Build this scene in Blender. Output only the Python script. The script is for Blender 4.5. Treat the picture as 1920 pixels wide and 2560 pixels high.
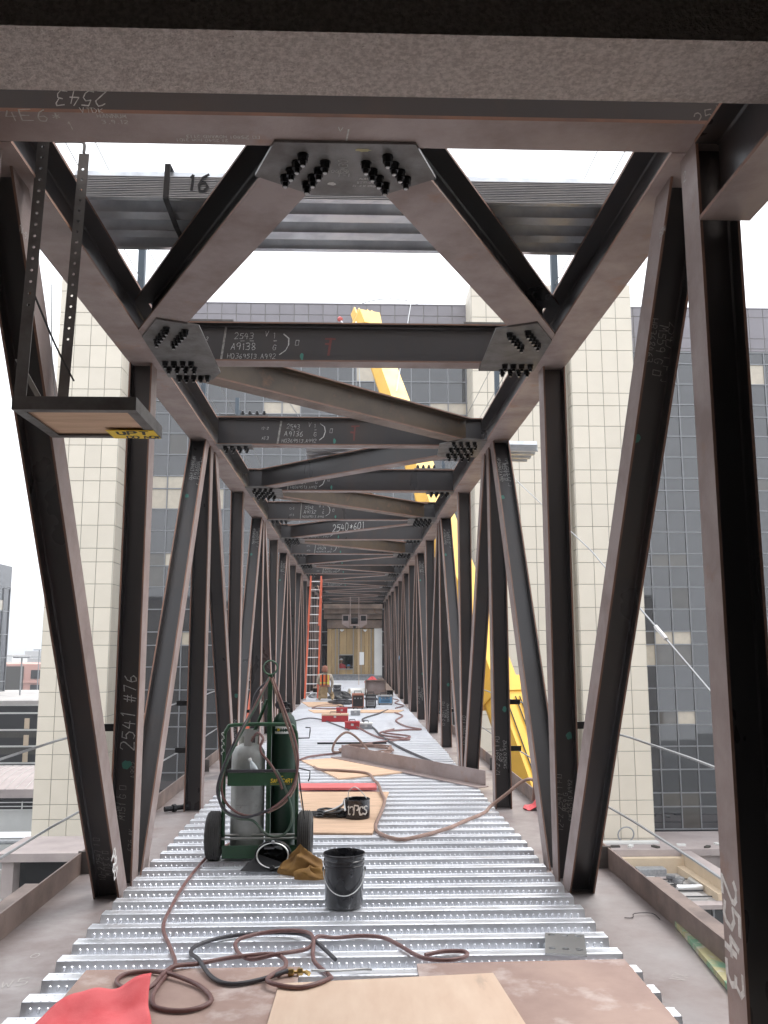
import bpy, math, random
from math import sin, cos, tan, pi, radians, sqrt
from mathutils import Vector, Matrix
random.seed(7)
scene = bpy.context.scene
for o in list(bpy.data.objects): bpy.data.objects.remove(o)

# ------------------------------------------------------------------ camera
CX, CZ = 0.0512, 1.827
PITCH, YAW, ROLL = radians(8.6917), radians(1.9467), radians(-0.1045)
FPX = 2209.24                      # focal length in pixels of a 1920 x 2560 frame
def cam_axes():
    f = Vector((sin(YAW)*cos(PITCH), cos(YAW)*cos(PITCH), sin(PITCH)))
    r = Vector((cos(YAW), -sin(YAW), 0)); u = r.cross(f)
    return cos(ROLL)*r + sin(ROLL)*u, -sin(ROLL)*r + cos(ROLL)*u, f
CR, CU, CF = cam_axes()
cam = bpy.data.cameras.new('camera'); camo = bpy.data.objects.new('camera', cam)
scene.collection.objects.link(camo); scene.camera = camo
cam.sensor_fit = 'VERTICAL'; cam.sensor_height = 36.0; cam.lens = 36.0*FPX/2560
cam.clip_start = 0.05; cam.clip_end = 20000
camo.matrix_world = Matrix(((CR.x, CU.x, -CF.x, CX), (CR.y, CU.y, -CF.y, 0), (CR.z, CU.z, -CF.z, CZ), (0, 0, 0, 1)))
def project(p):
    d = Vector(p) - Vector((CX, 0, CZ)); w = d.dot(CF)
    if w < 0.1: return None
    return 960 + FPX*d.dot(CR)/w, 1280 - FPX*d.dot(CU)/w, w

# ------------------------------------------------------------------ sky, sun, exposure
SUN_EL, SUN_AZ = radians(58), radians(60)      # overcast: the sun is only a soft brightening, high on the right
world = bpy.data.worlds.new('World'); scene.world = world; world.use_nodes = True
nt = world.node_tree; nt.nodes.clear()
sky = nt.nodes.new('ShaderNodeTexSky'); sky.sky_type = 'NISHITA'; sky.sun_disc = False
sky.sun_elevation = SUN_EL; sky.sun_rotation = SUN_AZ
sky.air_density = 2.0; sky.dust_density = 6.0; sky.ozone_density = 1.0
bw = nt.nodes.new('ShaderNodeRGBToBW')
mixs = nt.nodes.new('ShaderNodeMix'); mixs.data_type = 'RGBA'; mixs.inputs['Factor'].default_value = 0.90
over = nt.nodes.new('ShaderNodeMix'); over.data_type = 'RGBA'; over.inputs['Factor'].default_value = 0.75
over.inputs['B'].default_value = (8.6, 8.9, 9.4, 1)       # even cloud layer
bg = nt.nodes.new('ShaderNodeBackground'); bg.inputs['Strength'].default_value = 0.13
wo = nt.nodes.new('ShaderNodeOutputWorld')
nt.links.new(sky.outputs[0], bw.inputs[0]); nt.links.new(sky.outputs[0], mixs.inputs['A']); nt.links.new(bw.outputs[0], mixs.inputs['B'])
nt.links.new(mixs.outputs['Result'], over.inputs['A']); nt.links.new(over.outputs['Result'], bg.inputs['Color'])
nt.links.new(bg.outputs[0], wo.inputs[0])
sl = bpy.data.lights.new('sun', 'SUN'); sl.energy = 1.2; sl.angle = radians(25); sl.color = (1.0, 0.97, 0.93)
so = bpy.data.objects.new('sun', sl); scene.collection.objects.link(so)
so.location = (20, 0, 40)
sd = Vector((sin(SUN_AZ)*cos(SUN_EL), cos(SUN_AZ)*cos(SUN_EL), sin(SUN_EL)))
so.rotation_euler = sd.to_track_quat('Z', 'Y').to_euler()
vs = scene.view_settings
vs.view_transform = 'Standard'; vs.look = 'None'; vs.exposure = 1.1; vs.gamma = 1.0; vs.use_curve_mapping = False
scene.render.engine = 'CYCLES'
try:
    scene.cycles.max_bounces = 5; scene.cycles.diffuse_bounces = 3; scene.cycles.glossy_bounces = 3; scene.cycles.volume_bounces = 0
    scene.cycles.use_denoising = True
except Exception: pass

# ------------------------------------------------------------------ mesh helpers
C = scene.collection
class MB:
    def __init__(s): s.v = []; s.f = []; s.m = []; s.cur = 0
    def face(s, idx): s.f.append(idx); s.m.append(s.cur)
    def poly(s, pts):
        n = len(s.v); s.v += [tuple(p) for p in pts]; s.face(list(range(n, n+len(pts))))
    def box(s, x0, x1, y0, y1, z0, z1):
        n = len(s.v)
        s.v += [(x0,y0,z0),(x1,y0,z0),(x1,y1,z0),(x0,y1,z0),(x0,y0,z1),(x1,y0,z1),(x1,y1,z1),(x0,y1,z1)]
        for q in ((3,2,1,0),(4,5,6,7),(0,1,5,4),(1,2,6,5),(2,3,7,6),(3,0,4,7)): s.face([n+i for i in q])
        return s
    def prism(s, pts, h):          # closed polygon (3D points, counter-clockwise seen from +h) swept by vector h
        n = len(s.v); k = len(pts); h = Vector(h)
        s.v += [tuple(Vector(p)) for p in pts] + [tuple(Vector(p)+h) for p in pts]
        s.face(list(range(n+k-1, n-1, -1))); s.face(list(range(n+k, n+2*k)))
        for i in range(k): j = (i+1) % k; s.face([n+i, n+j, n+k+j, n+k+i])
        return s
    def loft(s, rings, cap=True, closed=True):
        n = len(s.v); k = len(rings[0])
        for r in rings: s.v += [tuple(p) for p in r]
        for a in range(len(rings)-1):
            for i in range(k if closed else k-1):
                j = (i+1) % k; b = n+a*k
                s.face([b+i, b+j, b+k+j, b+k+i])
        if cap:
            s.face(list(range(n+k-1, n-1, -1))); e = n+(len(rings)-1)*k; s.face(list(range(e, e+k)))
        return s
    def tube(s, path, r, n=8, cap=True):
        P = [Vector(p) for p in path]; rings = []
        rr = r if isinstance(r, (list, tuple)) else [r]*len(P)
        t0 = (P[1]-P[0]).normalized(); up = Vector((0,0,1)) if abs(t0.z) < .9 else Vector((1,0,0))
        a = t0.cross(up).normalized()
        for i, p in enumerate(P):
            t = (P[min(i+1, len(P)-1)]-P[max(i-1, 0)])
            t = t.normalized() if t.length > 1e-9 else t0
            a = (a - t*a.dot(t)).normalized(); b = t.cross(a)
            rings.append([p + rr[i]*(cos(2*pi*k/n)*a + sin(2*pi*k/n)*b) for k in range(n)])
        return s.loft(rings, cap)
    def lathe(s, prof, c=(0,0,0), ax=(0,0,1), n=24, cap=True):
        ax = Vector(ax).normalized(); c = Vector(c)
        a = ax.cross(Vector((0,0,1)) if abs(ax.z) < .9 else Vector((0,-1,0))).normalized(); b = ax.cross(a)
        rings = [[c + ax*h + r*(cos(2*pi*k/n)*a + sin(2*pi*k/n)*b) for k in range(n)] for r, h in prof]
        return s.loft(rings, cap)
    def obox(s, c, ax, ay, az):    # oriented box: centre and three half-axis vectors
        c, ax, ay, az = map(Vector, (c, ax, ay, az)); n = len(s.v)
        for k in (-1, 1):
            for i, j in ((-1,-1),(1,-1),(1,1),(-1,1)): s.v.append(tuple(c+ax*i+ay*j+az*k))
        for q in ((3,2,1,0),(4,5,6,7),(0,1,5,4),(1,2,6,5),(2,3,7,6),(3,0,4,7)): s.face([n+i for i in q])
        return s
    def bar(s, p, q, w, h, up=(0,0,1)):
        p, q = Vector(p), Vector(q); t = q-p; L = t.length; t.normalize(); up = Vector(up)
        a = t.cross(up).normalized(); b = a.cross(t)
        return s.obox((p+q)/2, t*L/2, a*w/2, b*h/2)
    def mesh(s, name, mats):
        me = bpy.data.meshes.new(name); me.from_pydata(s.v, [], s.f); me.update()
        for m in (mats if isinstance(mats, (list, tuple)) else [mats]): me.materials.append(m)
        if any(s.m):
            for p, k in zip(me.polygons, s.m): p.material_index = k
        return me
def smooth(me, ang=40):
    for p in me.polygons: p.use_smooth = True
    try: me.set_sharp_from_angle(angle=radians(ang))
    except Exception: pass
def link(name, me, parent=None, loc=None):
    o = bpy.data.objects.new(name, me); C.objects.link(o)
    if parent is not None: o.parent = parent
    if loc is not None: o.location = loc
    return o
def obj(name, mb, mat, parent=None, sm=False, bevel=0, loc=None, origin=None):
    if origin is not None:
        ov = Vector(origin); mb.v = [tuple(Vector(p)-ov) for p in mb.v]; loc = origin
    me = mb.mesh(name, mat)
    if sm: smooth(me, sm if sm is not True else 40)
    o = link(name, me, parent, loc)
    if bevel:
        m = o.modifiers.new('bevel', 'BEVEL'); m.width = bevel; m.segments = 2; m.limit_method = 'ANGLE'; m.angle_limit = radians(40)
    return o
def tag(o, label, cat, group=None):
    o['label'] = label; o['category'] = cat
    if group: o['group'] = group
    return o
def thing(name, label, cat, loc=(0,0,0), group=None):
    o = bpy.data.objects.new(name, None); C.objects.link(o); o.location = loc; o.empty_display_size = .2
    return tag(o, label, cat, group)
def struct(o): o['kind'] = 'structure'; return o
def stuff(o): o['kind'] = 'stuff'; return o
def smoothpath(P, n=6):            # Catmull-Rom
    P = [Vector(p) for p in P]; out = []
    for i in range(len(P)-1):
        a, b, c, d = P[max(i-1,0)], P[i], P[i+1], P[min(i+2, len(P)-1)]
        for k in range(n):
            t = k/n
            out.append(.5*((2*b)+(c-a)*t+(2*a-5*b+4*c-d)*t*t+(3*b-a-3*c+d)*t**3))
    return out+[P[-1]]

# ------------------------------------------------------------------ materials
def mat(name, col, rough=.6, metal=0.0, col2=None, nscale=3.0, ndetail=5, lo=.35, hi=.65, bump=0.0, bscale=40, spec=.5, rvar=.0, stretch=None,
        rnd=0.0, col3=None, n3=11.0, lo3=.6, hi3=.7, coat=0.0, ior=None):
    m = bpy.data.materials.new(name); m.use_nodes = True; t = m.node_tree; N = t.nodes; K = t.links
    b = N['Principled BSDF']
    b.inputs['Roughness'].default_value = rough; b.inputs['Metallic'].default_value = metal
    b.inputs['Specular IOR Level'].default_value = spec
    if ior: b.inputs['IOR'].default_value = ior
    if coat: b.inputs['Coat Weight'].default_value = coat; b.inputs['Coat Roughness'].default_value = .08
    b.inputs['Base Color'].default_value = (*col, 1)
    tc = N.new('ShaderNodeTexCoord'); vec = tc.outputs['Object']
    oi = N.new('ShaderNodeObjectInfo')
    if rnd or stretch or col2 or col3 or bump:
        ad = N.new('ShaderNodeVectorMath'); ad.operation = 'MULTIPLY_ADD'
        ad.inputs[1].default_value = stretch or (1,1,1)
        mu = N.new('ShaderNodeMath'); mu.operation = 'MULTIPLY'; mu.inputs[1].default_value = 37.0
        K.new(oi.outputs['Random'], mu.inputs[0]); K.new(vec, ad.inputs[0]); K.new(mu.outputs[0], ad.inputs[2]); vec = ad.outputs[0]
    cur = None
    def noise(sc, det):
        n = N.new('ShaderNodeTexNoise'); n.inputs['Scale'].default_value = sc; n.inputs['Detail'].default_value = det; n.inputs['Roughness'].default_value = .62
        K.new(vec, n.inputs['Vector']); return n
    def mixin(a, colb, fac):
        x = N.new('ShaderNodeMix'); x.data_type = 'RGBA'
        if a is None: x.inputs['A'].default_value = (*col, 1)
        else: K.new(a, x.inputs['A'])
        x.inputs['B'].default_value = (*colb, 1); K.new(fac, x.inputs['Factor']); return x.outputs['Result']
    def ramp(src, l, h):
        r = N.new('ShaderNodeMapRange'); r.inputs['From Min'].default_value = l; r.inputs['From Max'].default_value = h
        K.new(src, r.inputs['Value']); return r.outputs[0]
    if col2:
        n = noise(nscale, ndetail); f = ramp(n.outputs['Fac'], lo, hi); cur = mixin(cur, col2, f)
        if rvar:
            r = N.new('ShaderNodeMapRange'); r.inputs['To Min'].default_value = rough-rvar; r.inputs['To Max'].default_value = rough+rvar
            K.new(f, r.inputs['Value']); K.new(r.outputs[0], b.inputs['Roughness'])
    if col3:
        n = noise(n3, 6); cur = mixin(cur, col3, ramp(n.outputs['Fac'], lo3, hi3))
    if rnd:
        h = N.new('ShaderNodeHueSaturation')
        r = N.new('ShaderNodeMapRange'); r.inputs['To Min'].default_value = 1-rnd; r.inputs['To Max'].default_value = 1+rnd
        K.new(oi.outputs['Random'], r.inputs['Value']); K.new(r.outputs[0], h.inputs['Value'])
        if cur is None: h.inputs['Color'].default_value = (*col, 1)
        else: K.new(cur, h.inputs['Color'])
        cur = h.outputs[0]
    if cur is not None: K.new(cur, b.inputs['Base Color'])
    if bump:
        n = noise(bscale, 6); bp = N.new('ShaderNodeBump'); bp.inputs['Strength'].default_value = bump; bp.inputs['Distance'].default_value = .02
        K.new(n.outputs['Fac'], bp.inputs['Height']); K.new(bp.outputs[0], b.inputs['Normal'])
    return m
M = {}
M['steel'] = mat('weathered_flange_steel', (.33,.265,.25), .55, .12, (.25,.19,.175), 2.2, 6, .40, .64, .10, 60, .5, .10, rnd=.12, col3=(.30,.165,.11), n3=3.7, lo3=.60, hi3=.80)
M['scale'] = mat('mill_scale', (.036,.034,.037), .34, .10, (.048,.041,.040), 1.6, 4, .30, .75, .04, 60, .5, .08, rnd=.15, col3=(.062,.042,.033), n3=2.0, lo3=.50, hi3=.85, stretch=(1,1,.35))
M['scale_rust'] = mat('rusty_web', (.098,.062,.032), .5, .05, (.058,.042,.030), 2.0, 6, .40, .66, .06, 60, .5, .08, rnd=.1, col3=(.17,.09,.05), n3=4, lo3=.60, hi3=.76)
M['steel_rust'] = mat('rusty_steel', (.22,.16,.125), .55, .15, (.13,.098,.085), 2.0, 6, .42, .66, .1, 60, .45, .1, rnd=.1, col3=(.20,.10,.05), n3=4, lo3=.58, hi3=.74)
M['rim'] = mat('rust_edged_flange_tip', (.235,.125,.085), .65, 0, (.16,.10,.08), 6, 5, .35, .65, .05, 60, .4, rnd=.15)
M['plate'] = mat('gusset_steel', (.17,.165,.16), .5, .3, (.12,.108,.102), 5, 5, .4, .65, .08, 50, .45, .08)
M['floorplate'] = mat('floor_plate_steel', (.33,.295,.29), .45, .25, (.22,.175,.165), 1.6, 7, .35, .65, .08, 30, .5, .14, col3=(.40,.38,.375), n3=.9, lo3=.55, hi3=.75)
M['edge'] = mat('edge_plate_steel', (.24,.18,.155), .6, .1, (.14,.108,.098), 1.8, 6, .4, .65, .08, 40, .4, .08, col3=(.27,.15,.09), n3=1.2, lo3=.58, hi3=.72)
M['bolt'] = mat('black_bolt', (.018,.018,.02), .35, .6)
M['boltend'] = mat('bolt_tip', (.42,.42,.42), .35, .8)
M['galv'] = mat('galvanised_deck', (.90,.92,.965), .37, .78, (.82,.84,.885), 7, 4, .35, .65, 0, 90, .5, .06, rnd=.04)
M['galv2'] = mat('galvanised_bundle', (.62,.64,.66), .34, .7, (.52,.54,.57), 6, 4, .4, .6, 0, 40, .5, .06)
M['chalk'] = mat('chalk', (.62,.62,.60), .95, 0, (.30,.30,.29), 60, 3, .35, .7)
M['chalk_mid'] = mat('mid_chalk', (.62,.60,.57), .95, 0, (.40,.37,.35), 50, 3, .35, .7)
M['rustmark'] = mat('rust_bloom', (.33,.105,.04), .85, 0, (.25,.11,.06), 9, 4, .35, .65)
M['chalk_faint'] = mat('faint_chalk', (.34,.33,.31), .95, 0, (.16,.15,.14), 50, 3, .35, .7)
M['paint_white'] = mat('white_paint_mark', (.75,.74,.72), .8, 0, (.5,.49,.47), 30, 3, .4, .7)
M['paint_teal'] = mat('teal_mark', (.06,.20,.16), .8)
M['paint_red'] = mat('red_mark', (.16,.05,.045), .8)
M['ink'] = mat('black_ink', (.01,.01,.012), .6)
M['ply'] = mat('plywood', (.66,.46,.32), .7, 0, (.52,.35,.24), 2.5, 6, .35, .7, .05, 30, .3, stretch=(1,6,1), rnd=.06, col3=(.36,.25,.18), n3=1.4, lo3=.62, hi3=.72)
M['ply_dirty'] = mat('weathered_plywood', (.42,.30,.255), .75, 0, (.30,.205,.18), 1.7, 7, .35, .65, .06, 25, .3, rnd=.04, col3=(.55,.46,.43), n3=2.3, lo3=.54, hi3=.68)
M['ply_pale'] = mat('fresh_plywood', (.70,.54,.42), .7, 0, (.62,.45,.34), 2.0, 6, .35, .7, .04, 30, .3, stretch=(4,1,1), col3=(.50,.38,.30), n3=2.0, lo3=.64, hi3=.74)
M['tarp'] = mat('red_cloth', (.72,.10,.11), .75, 0, (.80,.16,.17), 3, 4, .4, .6, .08, 60, .3)
M['redbar'] = mat('red_bar', (.72,.17,.17), .6, 0, (.62,.14,.14), 5, 4, .4, .6)
M['hose'] = mat('maroon_hose', (.155,.07,.065), .5, 0, (.20,.11,.10), 10, 4, .4, .6)
M['hose_dark'] = mat('dark_hose', (.045,.042,.05), .45)
M['hose_tan'] = mat('dusty_hose', (.28,.18,.145), .65, 0, (.22,.14,.11), 8, 4, .4, .6)
M['hose_green'] = mat('green_hose', (.05,.09,.065), .5, 0, (.10,.13,.10), 8, 4, .4, .6)
M['brass'] = mat('brass', (.62,.42,.16), .3, .9)
M['black'] = mat('black_plastic', (.016,.016,.018), .35)
M['blackbucket'] = mat('black_bucket', (.012,.012,.015), .28, 0, (.03,.03,.034), 8, 4, .5, .8, 0, 40, .5, .06)
M['rubber'] = mat('tyre_rubber', (.035,.034,.033), .8, 0, (.06,.057,.055), 14, 4, .4, .7)
M['green'] = mat('green_paint', (.018,.075,.030), .38, 0, (.014,.05,.022), 5, 5, .4, .7, .03, 40, .5, .08, col3=(.05,.06,.045), n3=9, lo3=.66, hi3=.74)
M['o2'] = mat('oxygen_green', (.012,.045,.026), .42, 0, (.008,.026,.017), 4, 5, .4, .7, .02, 40, .5, .06)
M['lpg'] = mat('grey_cylinder_paint', (.40,.41,.40), .5, .1, (.30,.31,.30), 5, 5, .4, .65, .02, 40, .5, .06, col3=(.22,.20,.18), n3=9, lo3=.68, hi3=.74)
M['metal'] = mat('bare_metal', (.55,.55,.54), .35, .9)
M['wire'] = mat('wire_rope', (.40,.41,.42), .45, .7)
M['clear'] = mat('clear_plastic', (.62,.68,.72), .15, 0, None)
M['leather'] = mat('brown_leather', (.215,.115,.028), .8, 0, (.13,.065,.018), 7, 5, .35, .65, .25, 25, .3)
M['yellow'] = mat('crane_yellow', (.88,.50,.05), .4, 0, (.80,.44,.045), 1.5, 4, .4, .7, 0, 40, .5, .05)
M['yellowsign'] = mat('yellow_sign', (.80,.55,.02), .5)
M['matte'] = mat('matte_black', (.016,.016,.018), .75)
M['orange'] = mat('orange_fibreglass', (.72,.14,.065), .5, 0, (.62,.12,.055), 6, 3, .4, .6)
M['alu'] = mat('aluminium', (.72,.72,.72), .35, .8)
M['red'] = mat('red_enamel', (.42,.03,.035), .4, 0, (.30,.025,.03), 8, 4, .4, .7)
M['blue'] = mat('blue_enamel', (.10,.25,.42), .45)
M['greybox'] = mat('grey_enamel', (.30,.31,.32), .5, 0, (.2,.2,.21), 8, 4, .4, .7)
M['white'] = mat('white_plastic', (.78,.78,.77), .5)
M['dark'] = mat('unlit_black', (.008,.008,.009), .9)  # near-black standing for unlit depth behind openings, windows and glass
M['stone'] = mat('rough_cast_stone', (.74,.655,.61), .95, 0, (.52,.445,.41), 48, 3, .38, .62, .9, 60, .2, col3=(.26,.21,.18), n3=75, lo3=.62, hi3=.74)
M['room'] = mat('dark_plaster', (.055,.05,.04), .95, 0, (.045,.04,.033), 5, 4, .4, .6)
M['nearwall'] = mat('near_building_stone', (.34,.31,.28), .9, 0, (.29,.26,.235), 3, 5, .4, .6)
M['tile'] = mat('beige_tile', (.66,.60,.50), .45, 0, (.63,.572,.475), .7, 4, .35, .65, 0, 40, .4, rnd=.045)
M['joint'] = mat('tile_joint', (.25,.24,.21), .9)
M['glass'] = mat('dark_glass', (.020,.022,.027), .025, 0, None, spec=.5, rnd=.3, ior=1.85)
M['glass_blind'] = mat('blind_behind_glass', (.44,.385,.30), .05, 0, (.40,.35,.275), 3, 2, .4, .6, rnd=.2, coat=.5)
M['glass_room'] = mat('dim_room_behind_glass', (.066,.059,.049), .04, 0, (.052,.047,.040), 1.2, 2, .3, .7, rnd=.3, ior=1.7)
M['mullion'] = mat('mullion', (.20,.205,.215), .45, .4)
M['parapet'] = mat('parapet_panel', (.205,.19,.205), .4, .1, (.19,.175,.19), .6, 3, .4, .6, rnd=.05)
M['concrete'] = mat('concrete', (.42,.40,.37), .85, 0, (.33,.31,.285), 1.3, 6, .35, .65, .05, 20)
M['ground'] = mat('city_ground', (.20,.20,.195), .9, 0, (.13,.13,.125), .05, 6, .4, .6)
M['cream'] = mat('cream_render', (.62,.50,.36), .8, 0, (.56,.45,.32), .8, 4, .4, .6)
M['roofgrey'] = mat('pale_roof', (.48,.46,.44), .85, 0, (.36,.34,.33), .5, 6, .35, .65)
M['roofpink'] = mat('dusty_roof', (.42,.36,.345), .85, 0, (.33,.28,.27), .7, 6, .35, .65)
M['pink'] = mat('pink_render', (.55,.30,.25), .8)
M['pale'] = mat('pale_wall', (.66,.66,.64), .8, 0, (.6,.6,.58), .5, 4, .4, .6)
M['panelwood'] = mat('tan_panel', (.40,.285,.15), .7, 0, (.32,.225,.12), 2.5, 5, .35, .65, .02, 20, .3, stretch=(3,3,.4), rnd=.14)
M['panelgrey'] = mat('grey_stud', (.30,.29,.27), .5, .4)
M['leaf'] = mat('leaf', (.05,.085,.03), .7, 0, (.08,.12,.04), 3, 2, .4, .6)
M['bark'] = mat('bark', (.10,.08,.06), .9)
M['skin'] = mat('skin', (.45,.27,.19), .6)
M['tan'] = mat('tan_workwear', (.30,.215,.12), .85, 0, (.23,.16,.085), 9, 4, .4, .6)
M['sleeve'] = mat('grey_sleeve', (.40,.36,.30), .85)
M['vest'] = mat('hi_vis_vest', (.75,.16,.05), .7)
M['lime'] = mat('lime_band', (.55,.62,.12), .7)
M['hood'] = mat('brown_hood', (.30,.13,.09), .85)
M['yellowgreen'] = mat('chalky_strip', (.44,.40,.22), .8, 0, (.20,.36,.24), 4, 3, .5, .6, col3=(.5,.48,.40), n3=9, lo3=.55, hi3=.65)
M['ptable'] = mat('mixed_machinery', (.25,.25,.25), .6, .2, (.1,.1,.11), 2, 4, .4, .6)
M['teal'] = mat('teal_tank', (.06,.36,.30), .5)
# ------------------------------------------------------------------ hand lettering (strokes on a 4 x 6 grid)
GL = {'0':'1,0 3,0 4,2 4,4 3,6 1,6 0,4 0,2 1,0','1':'1,5 2,6 2,0','2':'0,5 1,6 3,6 4,5 4,4 0,0 4,0','3':'0,6 3,6 4,5 3,3.3 1.5,3.2 3.4,3 4,1.5 3,0 0,0',
'4':'1.5,6 0,2.5 4,2.5;3,5 3,0','5':'4,6 0.6,6 0.3,3.5 2.5,3.8 4,2.5 3.6,0.7 2,0 0,0.4','6':'3.5,6 1.4,4.6 0.2,2 1,0 3,0 4,1.4 3,3 0.6,2.4','7':'0,6 4,6 1.5,0',
'8':'2,3.2 0.4,4.4 1.2,6 3,6 3.6,4.6 2,3.2 0.2,1.6 1,0 3,0 4,1.5 2,3.2','9':'4,4.4 3,3 1,3.2 0.3,4.8 1.4,6 3.2,6 4,4.4 3.2,0','A':'0,0 2,6 4,0;0.8,2.2 3.3,2.2',
'B':'0,0 0,6 3,6 3.6,4.6 2.6,3.2 0,3.2;2.6,3.2 4,1.6 3,0 0,0','C':'4,5 3,6 1,6 0,4 0,2 1,0 3,0 4,1','D':'0,0 0,6 2.4,6 4,4 4,2 2.4,0 0,0','E':'4,6 0,6 0,0 4,0;0,3 3,3','F':'4,6 0,6 0,0;0,3 3,3',
'G':'4,5 3,6 1,6 0,4 0,2 1,0 3,0 4,1 4,2.6 2.4,2.6','H':'0,0 0,6;4,0 4,6;0,3 4,3','I':'2,0 2,6','J':'3,6 3,1 2,0 0.6,0.6','K':'0,0 0,6;4,6 0,2.6 4,0','L':'0,6 0,0 3.4,0','M':'0,0 0.4,6 2,2.4 3.6,6 4,0',
'N':'0,0 0,6 4,0 4,6','O':'1,0 3,0 4,2 4,4 3,6 1,6 0,4 0,2 1,0','P':'0,0 0,6 3,6 4,4.6 3,3 0,3','R':'0,0 0,6 3,6 4,4.6 3,3 0,3;1.8,3 4,0','S':'4,5.2 2.6,6 0.6,5.4 0.8,3.8 3.2,2.6 3.8,1 2.2,0 0,0.6',
'T':'0,6 4,6;2,6 2,0','U':'0,6 0,1.4 1.4,0 2.8,0 4,1.4 4,6','V':'0,6 2,0 4,6','W':'0,6 1,0 2,4 3,0 4,6','X':'0,0 4,6;0,6 4,0','Y':'0,6 2,3 4,6;2,3 2,0','#':'1,0 1.8,6;2.6,0 3.4,6;0,2 4,2;0,4 4,4',
'*':'2,4.6 2,1.4;0.6,3.8 3.4,2.2;0.6,2.2 3.4,3.8','-':'0.6,3 3.4,3','.':'1.8,0 2.3,0.4','/':'0.6,0 3.4,6','^':'0,0 4,0 4,6 0,6 0,0','>':'0,0 2,3 0,6','_':'-0.5,-0.6 4.5,-0.6','|':'2,-1 2,7','~':'-1,3 1,4.2 2.4,2 4,3.6 6,3',
'<':'4,6 0,3 4,0','=':'0,2 4,2;0,4 4,4','[':'0,-2 3,0 4,3 3,6 0,8'}
def scrawl(mb, txt, org, right, up, h, th=.006, jit=.25, rng=random, track=1.45):
    org, right, up = Vector(org), Vector(right).normalized(), Vector(up).normalized(); g = h/6; x = 0
    for ch in txt:
        if ch == ' ': x += 3.5*g; continue
        sl = rng.uniform(.05,.22); sc = rng.uniform(.9,1.1)
        for st in GL[ch].split(';'):
            P = []
            for ab in st.split(' '):
                a, b = map(float, ab.split(',')); a += rng.uniform(-jit, jit)+sl*b; b += rng.uniform(-jit, jit)
                P.append(org + right*(x+a*g*sc*.85) + up*b*g*sc)
            for p, q in zip(P, P[1:]):
                d = q-p
                if d.length < 1e-5: continue
                d.normalize(); nn = right.cross(up); lift = nn*(.0001*(len(mb.f) % 6)-.0002); p, q = p+lift, q+lift; s_ = d.cross(nn)*th*rng.uniform(.35,.6); e = d*th*.25
                mb.poly([p-s_-e, q-s_+e, q+s_+e, p+s_-e])
        x += 4*g*track*sc*.85 if ch not in '.1I' else 3.2*g*track*sc*.85
    return x
def patch(mb, org, right, up, w, h, seed=0):
    org, right, up = Vector(org), Vector(right).normalized(), Vector(up).normalized(); R = random.Random(seed)
    P = []
    for k in range(14):
        a = 2*pi*k/14; r = R.uniform(.75,1.1); P.append(org + right*(w/2*cos(a)*r) + up*(h/2*sin(a)*r))
    mb.poly(P)

# ------------------------------------------------------------------ rolled steel members
def profile(d, w, tf, tw, k=.010):
    a, b, c = d/2, w/2, tw/2; i = a-tf
    return [(-a,-b),(-a,b),(-i,b),(-i,c+k),(-i+k,c),(i-k,c),(i,c+k),(i,b),(a,b),(a,-b),(i,-b),(i,-c-k),(i-k,-c),(-i+k,-c),(-i,-c-k),(-i,-b)]
def ibeam(mb, p0, p1, n, d, w, tf=.016, tw=.010, zcut=None):
    p0, p1 = Vector(p0), Vector(p1); t = (p1-p0).normalized(); n = Vector(n); n = (n - t*n.dot(t)).normalized(); b = t.cross(n)
    rings = [[], []]
    for u, v in profile(d, w, tf, tw):
        for r, base in zip(rings, (p0, p1)):
            p = base + n*u + b*v
            if zcut is not None:
                z = zcut[0] if base is p0 else zcut[1]
                p = p + t*((z-p.z)/t.z)
            r.append(p)
    n0 = len(mb.f); mb.loft(rings)
    for k in range(16): mb.m[n0+k] = 0 if k in (0, 8) else (2 if k in (1, 7, 9, 15) else 1)
    return mb

YN = [4.0, 7.571] + [7.571+3.253*k for k in range(1, 14)]      # front face of the posts at every panel point
NN = len(YN)                                                 # 15 panel points
ZB, ZT = -0.075, 4.31
XI, XO = 1.735, 1.935
bridge = thing('truss_bridge', 'brown steel box-truss footbridge under construction, running between two buildings', 'bridge', (0, 4, ZB))
def part(name, mb, m, parent=bridge, **k):
    off = Vector((0, 4, ZB)) if parent is bridge else Vector((0,0,0))
    if parent is bridge: mb.v = [tuple(Vector(p)-off) for p in mb.v]
    if m is M['steel']: m = [M['steel'], M['scale'], M['rim']]
    elif m is M['steel_rust']: m = [M['steel_rust'], M['scale_rust'], M['rim']]
    return obj(name, mb, m, parent, **k)
def sub(name, mb, m, parent, **k):          # child of a bridge part whose mesh uses the bridge's local frame
    mb.v = [tuple(Vector(p)-Vector((0,4,ZB))) for p in mb.v]
    return obj(name, mb, m, parent, **k)

# ---- top chords
for s in (-1, 1):
    xc = s*1.7975
    part('top_chord', ibeam(MB(), (xc, 4.12, 4.49), (xc, 50.15, 4.49), (0,0,1), .36, .275, .020, .014), M['steel'])
# ---- posts
posts = {}
for i, y in enumerate(YN):
    for s in (-1, 1):
        posts[i, s] = part('post', ibeam(MB(), (s*1.835, y+.1, ZB), (s*1.835, y+.1, ZT), (1,0,0), .2, .2, .014, .010), M['steel'])
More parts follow.
